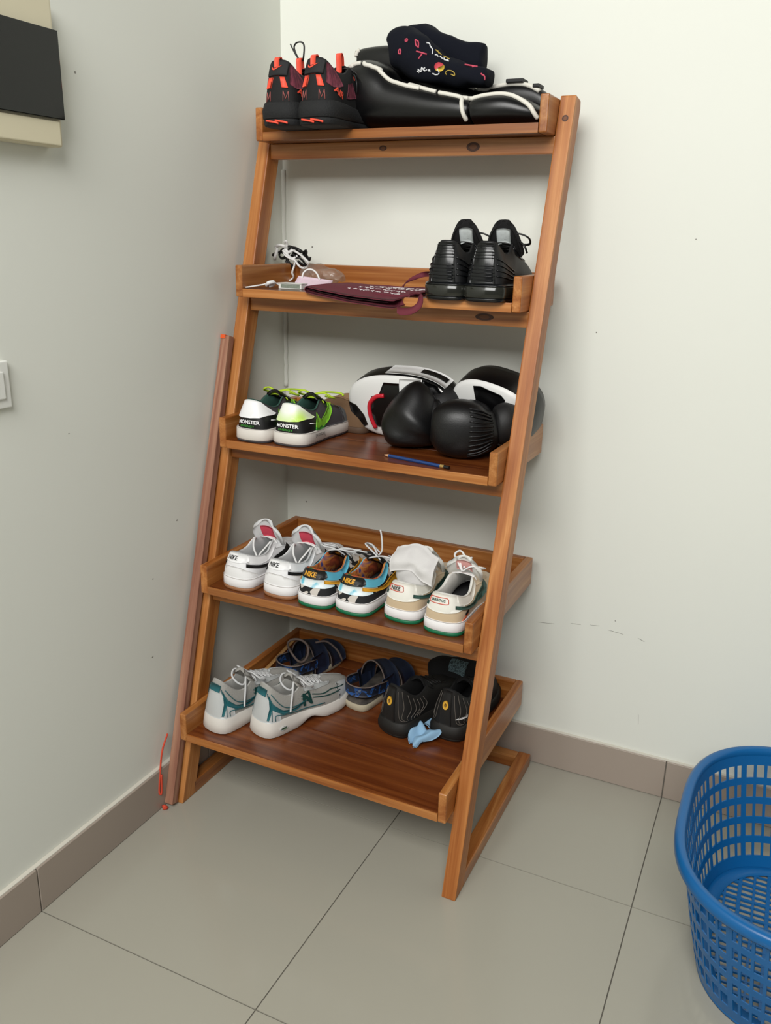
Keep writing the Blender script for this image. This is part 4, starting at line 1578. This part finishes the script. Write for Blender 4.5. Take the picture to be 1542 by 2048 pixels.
pipes = [[at(118, 275, yp), at(150, 245, yp), at(200, 222, yp), at(262, 212, yp)],
         [at(285, 215, yp), at(300, 245, yp), at(350, 268, yp), at(418, 276, yp), at(400, 292, yp), at(430, 325, yp), at(490, 368, yp), at(560, 398, yp), at(610, 408, yp), at(668, 398, yp)],
         [at(655, 380, yp), at(600, 352, yp), at(650, 346, yp), at(715, 362, yp), at(780, 398, yp)],
         [at(800, 418, yp), at(830, 445, yp), at(890, 462, yp), at(945, 490, yp), at(950, 540, yp - .01), at(962, 600, yp - .012), at(985, 662, yp - .01)],
         [at(950, 492, yp), at(990, 465, yp), at(1060, 448, yp), at(1150, 440, yp), at(1240, 445, yp), at(1320, 480, yp), at(1400, 550, yp), at(1465, 632, yp)]]
shin_guard('front black shin guard with white piping lying along the top tray', (.5, -.115, F1), leg, foot, pipes)
leg2 = [((.245, -.052, F1 + .158), .008, .020, 2.0), ((.250, -.052, F1 + .158), .018, .032, 2.2), ((.285, -.054, F1 + .160), .022, .034, 2.4), ((.34, -.056, F1 + .156), .024, .036, 2.3),
        ((.39, -.058, F1 + .138), .022, .034, 2.3), ((.45, -.060, F1 + .098), .022, .030, 2.3), ((.52, -.062, F1 + .076), .022, .024, 2.3), ((.575, -.062, F1 + .062), .022, .022, 2.2), ((.582, -.062, F1 + .06), .016, .014, 2.0)]
foot2 = [((.580, -.060, F1 + .062), .016, .016, 2.1), ((.59, -.060, F1 + .066), .020, .024, 2.3), ((.64, -.060, F1 + .072), .022, .024, 2.4), ((.685, -.060, F1 + .066), .022, .024, 2.4), ((.72, -.060, F1 + .050), .022, .018, 2.3), ((.735, -.060, F1 + .038), .014, .01, 2.0)]
yq = -.075
pipes2 = [[at(205, 200, yq), at(215, 165, yq), at(245, 138, yq)],
          [at(498, 195, yq), at(520, 235, yq), at(560, 270, yq), at(592, 292, yq)],
          [at(945, 350, yq), at(985, 385, yq), at(1040, 432, yq)],
          [at(1055, 438, yq), at(1090, 402, yq), at(1150, 384, yq), at(1260, 376, yq), at(1370, 392, yq), at(1470, 455, yq)]]
shin_guard('rear black shin guard wedged against the wall under the printed cloth', (.5, -.06, F1), leg2, foot2, pipes2,
           [((.628, -.085, F1 + .096), (.668, -.045, F1 + .104)), ((.690, -.085, F1 + .084), (.705, -.045, F1 + .092))])
M_ink = mat('navy_cotton', '070b17', rough=.9, spec=.25, bump=.12, bscale=700)
pc = thing('printed_cloth', 'dark navy cloth with pink, white and yellow doodles on the shin guards', 'cloth', (.47, -.09, F1 + .1))
front = [(at(500, 175, -.10), .014, .020), (at(515, 165, -.10), .030, .034), (at(545, 160, -.105), .036, .044), (at(620, 185, -.115), .040, .046), (at(720, 255, -.12), .040, .040), (at(830, 305, -.12), .038, .030), (at(950, 335, -.12), .036, .026), (at(1080, 350, -.12), .034, .020), (at(1135, 352, -.12), .030, .016)]
back = [(at(560, 120, -.08), .016, .022), (at(600, 100, -.08), .026, .026), (at(680, 92, -.08), .030, .030), (at(780, 135, -.08), .030, .030), (at(900, 195, -.08), .030, .032), (at(1000, 225, -.08), .029, .030), (at(1090, 232, -.08), .027, .030), (at(1112, 232, -.08), .018, .026)]
g1 = loft_geo([(a, b, c, d_, e) for a, b, c, d_, e in dense([(p, w_, h_, 2.3) for p, w_, h_ in front], 5)], 28)
g2 = loft_geo(dense([(p, w_, h_, 2.3) for p, w_, h_ in back], 5), 28)
g1 = (wobble(g1[0], .006, 28, 1), g1[1])
g2 = (wobble(g2[0], .006, 28, 2), g2[1])
vs, fs = join_geo([g1, g2])
mesh('cloth_folds', vs, fs, M_ink, pc, Matrix.Identity(4))
snc = snap_fn(vs, fs)


def doodle(name, lists, m, r=.0013):
    for p in lists:
        q = [snc(v, .0006)[0] for v in catmull([at(a, b, -.16) for a, b in p], 5)]
        vs, fs = tube_geo(q, r, sides=5)
        mesh(name, vs, fs, m, pc, Matrix.Identity(4))


def ring(cx, cy, rx, ry, n=10):
    return [(cx + rx * math.cos(2 * math.pi * k / n), cy + ry * math.sin(2 * math.pi * k / n)) for k in range(n + 1)]


M_dpink = mat('doodle_pink', 'c2485f', rough=.7)
M_dwhite = mat('doodle_white', 'd8dadc', rough=.7)
M_dyel = mat('doodle_yellow', 'b39a45', rough=.7)
doodle('pink_doodle', [ring(563, 90, 12, 12), ring(520, 175, 9, 18), [(630, 90), (655, 100), (658, 150)], [(632, 95), (640, 130), (660, 145)], [(645, 175), (715, 192)], [(690, 180), (662, 230)], [(1075, 318), (1095, 345), (1105, 382)], [(1000, 165), (1050, 185)], [(1005, 190), (1045, 168)]], M_dpink, .0017)
doodle('white_doodle', [[(725, 75), (750, 72), (758, 110), (752, 180)], [(750, 330), (775, 342), (795, 325), (785, 290)], [(770, 180), (790, 165)], [(790, 160), (795, 190)], [(812, 165), (822, 200)], [(835, 175), (832, 205), (850, 205)], [(860, 190), (845, 210), (862, 212)],
                        [(645, 310), (660, 325)], [(655, 295), (675, 318), (680, 290), (700, 312)], [(680, 282), (700, 308), (715, 300)], [(690, 295), (705, 285)], [(722, 300), (738, 312)], [(735, 298), (726, 314)]], M_dwhite, .0014)
doodle('yellow_doodle', [[(800, 95), (838, 108)], [(822, 85), (815, 122)], [(842, 135), (858, 140)], [(852, 125), (848, 150)], [(860, 150), (874, 154)], [(838, 345), (835, 325), (850, 308), (880, 308), (898, 325), (895, 345), (870, 335)]], M_dyel, .0012)


def flatdot(name, cx, cy, r, a0, a1, m):
    pts = [at(cx + r * math.cos(a0 + (a1 - a0) * k / 10), cy + r * math.sin(a0 + (a1 - a0) * k / 10), -.16) for k in range(11)] + [at(cx, cy, -.16)]
    top = [snc(p, .0015)[0] for p in pts]
    bot = [snc(p, -.001)[0] for p in pts]
    n = len(pts)
    fs = [(i, i + 1, n - 1) for i in range(n - 2)] + [(n - 2, 0, n - 1)]
    v3, f3 = sheet(top, bot, fs)
    mesh(name, v3, f3, m, pc, Matrix.Identity(4))


flatdot('red_half_dot', 800, 280, 33, math.pi * .8, math.pi * 1.85, mat('dot_red', 'cf4550', rough=.7))
flatdot('yellow_half_dot', 800, 280, 33, -math.pi * .15, math.pi * .8, mat('dot_yellow', 'd9b542', rough=.7))

# ------------------------------------------------------------------ small things on the second tray
F2 = FLOORZ[3]


def at2(cx, cy, y):
    """front elevation of the second tray (crop pixels) on the vertical plane y"""
    X, Y = 460 + cx * .25940, 470 + cy * .25940
    dvec = _f + _r * ((X - 771) / 1704.86) - _u * ((Y - 1024) / 1704.86)
    o = V((1.2965, -2.0824, 1.4156))
    return o + dvec * ((y - o.y) / dvec.y)


lt = thing('shoelace_bundle', 'tangle of black and white shoelaces hanging over the back board', 'shoelaces', (.07, -.06, F2))
wl_ = [[(345, 190), (350, 160), (365, 110), (352, 95), (375, 80), (410, 85), (430, 100), (415, 130), (430, 160), (470, 185), (500, 200), (495, 240), (480, 290), (490, 320), (470, 345), (460, 350)],
       [(425, 60), (432, 45), (440, 75), (430, 110), (450, 135), (475, 120), (500, 125), (540, 150), (580, 185), (605, 215), (595, 245), (560, 255), (530, 235), (500, 195), (470, 185), (440, 165)],
       [(410, 120), (440, 150), (480, 180), (520, 160)]]
tubes('white_lace', [[at2(a, b, -.078 - .006 * math.sin(i * 1.7)) for i, (a, b) in enumerate(p)] for p in wl_], .0042, M_lace_white, lt, Matrix.Identity(4), flat=.6)
bl_ = [[(330, 160), (345, 145), (330, 150), (380, 130), (420, 140), (460, 100), (450, 85), (490, 95), (520, 120), (560, 135), (590, 120), (585, 160), (550, 160), (500, 150), (470, 170), (440, 190), (470, 240), (475, 290)],
       [(620, 170), (610, 195), (580, 150), (540, 120), (500, 100), (470, 110), (440, 160), (400, 180), (380, 150), (410, 110), (460, 130)],
       [(430, 200), (450, 220), (480, 230), (470, 260), (460, 300), (455, 340)], [(500, 175), (540, 180), (570, 210), (585, 235), (560, 230), (520, 200)], [(480, 145), (520, 170), (560, 195), (575, 215)], [(415, 150), (455, 120), (495, 135), (530, 165)]]
tubes('black_lace', [[at2(a, b, -.066 - .008 * math.sin(i * 1.3 + 1)) for i, (a, b) in enumerate(p)] for p in bl_], .0042, M_blk, lt, Matrix.Identity(4), flat=.6)
tl = thing('loose_lace', 'white flat lace end lying at the front left of the second tray', 'shoelace', (.08, -.25, F2))
tube('lace', [(.045, -.262, F2 + .002), (.058, -.278, F2 + .0025), (.075, -.262, F2 + .006), (.092, -.25, F2 + .010), (.105, -.245, F2 + .016), (.115, -.235, F2 + .013), (.125, -.22, F2 + .004), (.14, -.20, F2 + .004)], .0048, M_lace_white, tl, Matrix.Identity(4), flat=.4, up=(0, 0, 1))
tube('lace_knot', [(.098, -.250, F2 + .008), (.108, -.256, F2 + .014), (.116, -.248, F2 + .016), (.110, -.240, F2 + .010), (.102, -.247, F2 + .006)], .0048, M_lace_white, tl, Matrix.Identity(4))
M_paper = mat('paper', 'dcdcd6', rough=.7)
M_print = mat('grey_green_print', '7d8578', rough=.8, vary=.35, vscale=220)
pt = thing('folded_leaflet', 'small white printed leaflet beside the pink card', 'leaflet', (.155, -.22, F2))
box('sheets', (.121, -.232, F2 + .0005), (.186, -.196, F2 + .013), M_paper, pt, bevel=.001)
box('cover', (.119, -.234, F2 + .013), (.188, -.194, F2 + .0145), M_paper, pt, bevel=.0005)
box('printed_panel', (.128, -.2328, F2 + .003), (.182, -.2318, F2 + .0115), M_print, pt, bevel=0)
M_pinkcard = mat('pale_pink_card', 'd6bfcb', rough=.6)
ck = thing('gift_tag', 'pale pink card tag with a white string handle', 'tag', (.205, -.2, F2))
vs, fs = grid_sheet(lambda u, v: V((.150 + .098 * u, -.214 + .03 * v, F2 + .004 + (.026 - .008 * u) * v)), 6, 4, .0022)
mesh('card', vs, fs, M_pinkcard, ck, Matrix.Identity(4))
vs, fs = grid_sheet(lambda u, v: V((.152 + .09 * u, -.216 + .03 * v, F2 + .002 + .0005 * v)), 4, 4, .002)
mesh('card_back', vs, fs, mat('mauve_card', '8a7f9c', rough=.6), ck, Matrix.Identity(4))
tube('string_handle', [at2(555, 335, -.19), at2(565, 295, -.185), at2(595, 268, -.18), at2(635, 268, -.18), at2(668, 295, -.185), at2(692, 345, -.19)], .0022, M_lace_white, ck, Matrix.Identity(4), sides=6)
M_plastic = mat('clear_plastic', 'a89d92', rough=.12, spec=.7, alpha=.28)
pb = loft_geo(dense([(at2(570, 320, -.13), .008, .010, 2.0), (at2(600, 300, -.13), .020, .022, 2.0), (at2(660, 290, -.13), .026, .022, 2.1), (at2(740, 305, -.12), .028, .017, 2.1), (at2(820, 325, -.12), .026, .014, 2.0), (at2(860, 345, -.12), .012, .006, 2.0)], 5), 26)
o = mesh('plastic_bag', wobble(pb[0], .011, 55, 4), pb[1], M_plastic, None)
tag(o, 'crumpled clear plastic bag behind the pink card', 'plastic bag')

# maroon tote, folded flat, one strap hanging over the tray edge
M_maroon = mat('maroon_canvas', '66202f', rough=.8, bump=.15, bscale=900)
M_totein = mat('maroon_dark', '2c0b13', rough=.85)
tb = thing('tote_bag', 'folded maroon tote bag with white lettering over the tray edge', 'bag', (.38, -.22, F2))
FLc, FRc, BRc, BLc = V((.243, -.305, F2 + .013)), V((.482, -.332, F2 - .006)), V((.535, -.135, F2 + .012)), V((.288, -.125, F2 + .014))


def tote_top(u, v, lift=0.0):
    p = FLc.lerp(FRc, u).lerp(BLc.lerp(BRc, u), v)
    sag = -.004 * math.sin(math.pi * u) * (1 - v)
    return p + V((0, 0, sag + .003 * noise.noise(V((u * 3, v * 3, 1))) + lift + .004 * math.sin(math.pi * v)))


vs, fs = grid_sheet(tote_top, 24, 14, .0022)
mesh('top_panel', vs, fs, M_maroon, tb, Matrix.Identity(4))


def tote_low(u, v):
    p = tote_top(u, v)
    floor_z = F2 + .003 if p.y > YF[3] - .002 else -9
    drop = .012 + .004 * u
    q = p + V((.001, -.003 * (1 - v), -drop))
    if v > .25:
        q.z = max(q.z, floor_z)
    return V((q.x, q.y, max(q.z, floor_z) if q.y > YF[3] + .004 else q.z))


vs, fs = grid_sheet(tote_low, 24, 14, .0022)
mesh('bottom_panel', vs, fs, M_maroon, tb, Matrix.Identity(4))
vs, fs = grid_sheet(lambda u, v: tote_top(0, v * .6).lerp(tote_low(0, v * .6), u) + V((-.004 * math.sin(math.pi * u), 0, 0)), 6, 8, .002)
mesh('folded_side', vs, fs, M_maroon, tb, Matrix.Identity(4))
vs, fs = grid_sheet(lambda u, v: tote_top(.02 + .90 * u, .02, -.002).lerp(tote_top(.02 + .90 * u, .5, -.002), v) + V((0, .002, -.003 - .002 * math.sin(3 * u))), 18, 6, .0016)
mesh('inner_fold', vs, fs, M_totein, tb, Matrix.Identity(4))
rng = random.Random(3)
M_script = mat('white_script', 'd9cfd0', rough=.7)
g = []
for row, v in enumerate((.30, .42, .54, .66, .78)):
    u = .30 + .05 * row
    while u < .86 + .02 * row:
        w_ = rng.uniform(.03, .06)
        pts = []
        for k in range(6):
            pts.append(tote_top(u + w_ * k / 5, v + rng.uniform(-.030, .030), .0022))
        g.append(tube_geo(catmull(pts, 3), .0015, sides=5, flat=.5, up=(0, 0, 1)))
        u += w_ + rng.uniform(.012, .03)
vs, fs = join_geo(g)
mesh('script_lettering', vs, fs, M_script, tb, Matrix.Identity(4))


def strap(name, pts, w_, ups):
    c = catmull(pts, 6)
    n = len(c) - 1
    u_ = catmull(ups, 6)

    def fn(u, v):
        i = min(int(round(u * n)), n)
        return c[i] + u_[i] * ((v - .5) * w_)
    vs, fs = grid_sheet(fn, n, 2, .0022)
    mesh(name, vs, fs, M_maroon, tb, Matrix.Identity(4))


strap('handle', [at2(1290, 575, -.334), at2(1330, 590, -.340), at2(1400, 583, -.342), at2(1455, 545, -.338), at2(1472, 490, -.325), at2(1470, 455, -.30), at2(1440, 450, -.27), at2(1380, 460, -.25)], .016,
      [V((0, 0, 1)), V((0, .2, 1)), V((-.3, .2, .9)), V((-.7, .2, .6)), V((-.8, .3, .3)), V((-.5, .8, 0)), V((0, 1, 0)), V((0, 1, 0))])
strap('handle', [at2(1330, 400, -.19), at2(1365, 360, -.185), at2(1420, 330, -.18), at2(1490, 305, -.175), at2(1540, 300, -.15)], .012, [V((0, 1, .2)), V((0, .8, .5)), V((0, .6, .8)), V((0, .3, 1)), V((0, .3, 1))])

# ------------------------------------------------------------------ pencil, sock, cloths
M_pblue = mat('blue_lacquer', '1d3f77', rough=.3)
M_pwood = mat('cedar_tip', 'cfa27c', rough=.7)
pc0, pc1 = V((.467, -.336, F3 + .0042)), V((.645, -.370, F3 + .0042))
pn = thing('pencil', 'blue pencil with a black eraser lying at the front of the third tray', 'pencil', tuple(pc0 - V((0, 0, .0042))))
dr = pc1 - pc0


def rod(name, a, b, r0, r1, m, sides=6):
    vs, fs = tube_geo([pc0 + dr * a, pc0 + dr * b], 1, sides=sides, taper=[r0, r1])
    return mesh(name, vs, fs, m, pn, Matrix.Identity(4), smooth=False)


rod('shaft', .085, .87, .0040, .0040, M_pblue)
rod('sharpened_wood', .015, .085, .0010, .0040, M_pwood, 10)
rod('lead', 0, .015, .0004, .0010, M_blk_print, 8)
rod('ferrule', .87, .925, .0041, .0041, mat('brass', 'c9a868', rough=.35, metal=.7), 12)
rod('eraser', .925, 1.0, .0041, .0040, M_blk, 12)

M_sock = mat('white_cotton', 'd3d1cf', rough=.9, bump=.15, bscale=500)
sk = thing('sock', 'white crumpled sock stuffed into the left tan sneaker', 'sock', (.575, -.39, Z4 + .05))


def q4(px, py, y):
    X, Y = 640 + px * .29183, 1050 + py * .29197
    dvec = _f + _r * ((X - 771) / 1704.86) - _u * ((Y - 1024) / 1704.86)
    o = V((1.2965, -2.0824, 1.4156))
    return o + dvec * ((y - o.y) / dvec.y)


sg = loft_geo(dense([(V((.570, -.372, Z4 + .045)), .022, .018, 2.4), (V((.571, -.376, Z4 + .062)), .034, .022, 2.6), (V((.572, -.378, Z4 + .090)), .040, .020, 2.8), (V((.573, -.372, Z4 + .116)), .046, .022, 2.6), (V((.573, -.364, Z4 + .136)), .044, .020, 2.4), (V((.572, -.358, Z4 + .146)), .034, .010, 2.2)], 5), 30, up=(0, 1, 0))
mesh('sock_leg', wobble(sg[0], .009, 32, 5), sg[1], M_sock, sk, Matrix.Identity(4))


def cuff(u, v):
    x = .522 + .108 * u
    z = Z4 + .148 - .048 * v + .006 * math.sin(u * 5) - .010 * u * v
    y = -.362 - .040 * math.sin(min(1, v * 1.6) * math.pi / 2) - .004 * math.sin(u * 9)
    return V((x, y, z + .010 * math.sin(u * math.pi)))


vs, fs = grid_sheet(cuff, 20, 10, .004)
mesh('turned_cuff', wobble(vs, .005, 40, 8), fs, M_sock, sk, Matrix.Identity(4))

M_bluecloth = mat('pale_blue_cloth', '8fb7d6', rough=.9, bump=.2, bscale=500)
bc = thing('blue_cloth', 'crumpled pale blue cloth between the worn black shoes', 'cloth', (.595, -.32, Z5))


BA, BB, BD = V((.548, -.318, Z5)), V((.640, -.318, Z5)), V((.592, -.388, Z5))


def bcloth(u, v):
    p = BA.lerp(BB, u).lerp(BD + (BA.lerp(BB, u) - BA.lerp(BB, .5)) * .22, v)
    fold = .016 * abs(math.sin(u * 5.0 + v * 1.3 + .4)) + .010 * noise.noise(V((u * 3.2, v * 3.2, 2.0)))
    p = p + V((.006 * math.sin(v * 6), .010 * math.sin(u * 6.5), 0))
    p.z = Z5 + .003 + max(0, (.010 + fold) * (1 - .75 * v ** 2))
    return p


vs, fs = grid_sheet(bcloth, 28, 18, .003)
mesh('cloth_sheet', vs, fs, M_bluecloth, bc, Matrix.Identity(4))
vs, fs = grid_sheet(lambda u, v: V((.566 + .035 * u, -.300 + .040 * v, Z5 + .004 + .014 * math.sin(u * math.pi) + .004 * v)), 10, 10, .003)
mesh('cloth_tail', wobble(vs, .003, 50, 6), fs, M_bluecloth, bc, Matrix.Identity(4))

# black pouch with hatched patch behind the worn shoes
M_hatch = ramp_mat('hatched_patch', [(.45, '2c3a3d'), (.55, '60777c')], scale=2, rough=.8, mapping=(160, 40, 160))
po = thing('black_pouch', 'black cloth pouch with a grey hatched patch behind the worn shoes', 'pouch', (.60, -.10, Z5))
pg = loft_geo(dense([(V((.520, -.090, Z5 + .045)), .012, .018, 2.2), (V((.530, -.092, Z5 + .050)), .032, .046, 2.6), (V((.570, -.092, Z5 + .054)), .036, .053, 2.8), (V((.63, -.09, Z5 + .054)), .036, .053, 2.8), (V((.665, -.088, Z5 + .048)), .030, .044, 2.6), (V((.672, -.086, Z5 + .044)), .012, .02, 2.2)], 5), 30)
pgv = wobble(pg[0], .005, 30, 9)
mesh('pouch_body', pgv, pg[1], M_bkmesh, po, Matrix.Identity(4))
snp = snap_fn(pgv, pg[1])
vs, fs = grid_sheet(lambda u, v: snp(V((.575 + .050 * u, -.16 + .06 * v, Z5 + .085 + .04 * v)), .0015)[0], 10, 8, .0012)
mesh('patch', vs, fs, M_hatch, po, Matrix.Identity(4))

# thin strip of wood standing against the tray side
M_strip = mat('pale_strip', 'a87f4c', rough=.6, vary=.2, vscale=30)
v2 = [(.062, -.30, Z5 + .004), (.068, -.10, Z5 + .060)]
vs, fs = tube_geo([V((.066, -.33, Z5 + .006)), V((.068, -.2, Z5 + .030)), V((.070, -.10, Z5 + .050))], .006, sides=4, flat=.5)
o = mesh('wood_strip', vs, fs, M_strip, None, smooth=False)
tag(o, 'thin pale wood strip leaning on the left side of the bottom tray', 'wood strip')

# ------------------------------------------------------------------ blue laundry basket
M_bask = mat('blue_plastic', '0d5f9c', rough=.3, spec=.5)
bk = thing('laundry_basket', 'tall blue plastic laundry basket with a slotted wall at the right', 'basket', (1.55, -.42, 0))
BC = V((1.548, -.42, 0))
BH = .285
NB = 120


def bpt(k, z, off=0.0):
    an = 2 * math.pi * k / NB
    c, s_ = math.cos(an), math.sin(an)
    e = 3.0
    f = .81 + (1 - .81) * (z / BH) ** .85
    a, b = .312 * f + off, .318 * f + off
    return V((BC.x + math.copysign(abs(c) ** (2 / e), c) * a, BC.y + math.copysign(abs(s_) ** (2 / e), s_) * b, z))


# arc-length resampling so that the slots are even
ref = [bpt(k / 8, BH * .5) for k in range(NB * 8)]
dist = [0]
for i in range(len(ref)):
    dist.append(dist[-1] + (ref[(i + 1) % len(ref)] - ref[i]).length)
NS = 85                      # slots round the wall
SUB = 4
cols = []
j = 0
for i in range(NS * SUB):
    t = dist[-1] * i / (NS * SUB)
    while dist[j + 1] < t:
        j += 1
    cols.append((j + (t - dist[j]) / (dist[j + 1] - dist[j])) / 8)
rows = [.004, .034]
z = .034
for k in range(5):
    rows += [z + .0305, z + .0305 + .0160]
    z += .0465
rows[-1] = BH - .012
th = .0024
vs, fs = [], []
nc = len(cols)
for side_ in (0, 1):
    for zz in rows:
        for c in cols:
            vs.append(bpt(c, zz, -side_ * th))
nr = len(rows)


def vid(s_, r_, c_):
    return (s_ * nr + r_) * nc + c_ % nc


def solid(r_, c_):
    hole_row = r_ % 2 == 1 and 1 <= r_ <= 10
    if not hole_row:
        return True
    return c_ % SUB == 0 or (c_ // SUB) % 5 == 0 and c_ % SUB == 1


for r_ in range(nr - 1):
    for c_ in range(nc):
        if solid(r_, c_):
            fs.append((vid(0, r_, c_), vid(0, r_, c_ + 1), vid(0, r_ + 1, c_ + 1), vid(0, r_ + 1, c_)))
            fs.append((vid(1, r_, c_), vid(1, r_ + 1, c_), vid(1, r_ + 1, c_ + 1), vid(1, r_, c_ + 1)))
            if not solid(r_, c_ - 1):
                fs.append((vid(0, r_, c_), vid(0, r_ + 1, c_), vid(1, r_ + 1, c_), vid(1, r_, c_)))
            if not solid(r_, c_ + 1):
                fs.append((vid(0, r_, c_ + 1), vid(1, r_, c_ + 1), vid(1, r_ + 1, c_ + 1), vid(0, r_ + 1, c_ + 1)))
            for dr_, ra in ((-1, r_), (1, r_ + 1)):
                rr = r_ + dr_
                if rr < 0 or rr >= nr - 1 or not solid(rr, c_):
                    fs.append((vid(0, ra, c_), vid(1, ra, c_), vid(1, ra, c_ + 1), vid(0, ra, c_ + 1)))
mesh('slotted_wall', vs, fs, M_bask, bk, Matrix.Identity(4), smooth=False)
# rolled rim
rp = [(-.004, -.016), (.012, -.020), (.016, -.014), (.015, .0), (.008, .006), (-.002, .005), (-.006, -.002), (-.005, -.012)]
vs = [bpt(c, BH, 0) + (bpt(c, BH, 1) - bpt(c, BH, 0)).normalized() * o_ + V((0, 0, z_)) for o_, z_ in rp for c in cols]
m_ = len(rp)
fs = [(i * nc + k, i * nc + (k + 1) % nc, ((i + 1) % m_) * nc + (k + 1) % nc, ((i + 1) % m_) * nc + k) for i in range(m_) for k in range(nc)]
mesh('rim', vs, fs, M_bask, bk, Matrix.Identity(4))
# foot ring and slatted base
vs = [bpt(c, .004, o_) + V((0, 0, z_)) for o_, z_ in ((0, -.004), (.001, .003), (-.004, .006), (-.03, .006), (-.03, .003), (-.004, -.004)) for c in cols]
fs = [(i * nc + k, i * nc + (k + 1) % nc, ((i + 1) % 6) * nc + (k + 1) % nc, ((i + 1) % 6) * nc + k) for i in range(6) for k in range(nc)]
mesh('foot_ring', vs, fs, M_bask, bk, Matrix.Identity(4))


def half(v, along):
    a, b = .312 * .81 - .020, .318 * .81 - .020
    p, q_ = (b, a) if along == 'x' else (a, b)
    r_ = min(1, abs(v) / p)
    return q_ * (1 - r_ ** 3) ** (1 / 3)


for k in range(-13, 14):
    y = k * .0185
    hx = half(y, 'x')
    wd = .0035 if k % 3 == 0 else .0018
    box('base_slat', (BC.x - hx, BC.y + y - wd, .004), (BC.x + hx, BC.y + y + wd, .0086), M_bask, bk, bevel=0)
for k in range(-8, 9):
    x = k * .030
    hy = half(x, 'y')
    wd = .004 if k % 2 == 0 else .0025
    box('base_slat', (BC.x + x - wd, BC.y - hy, .0035), (BC.x + x + wd, BC.y + hy, .0081), M_bask, bk, bevel=0)
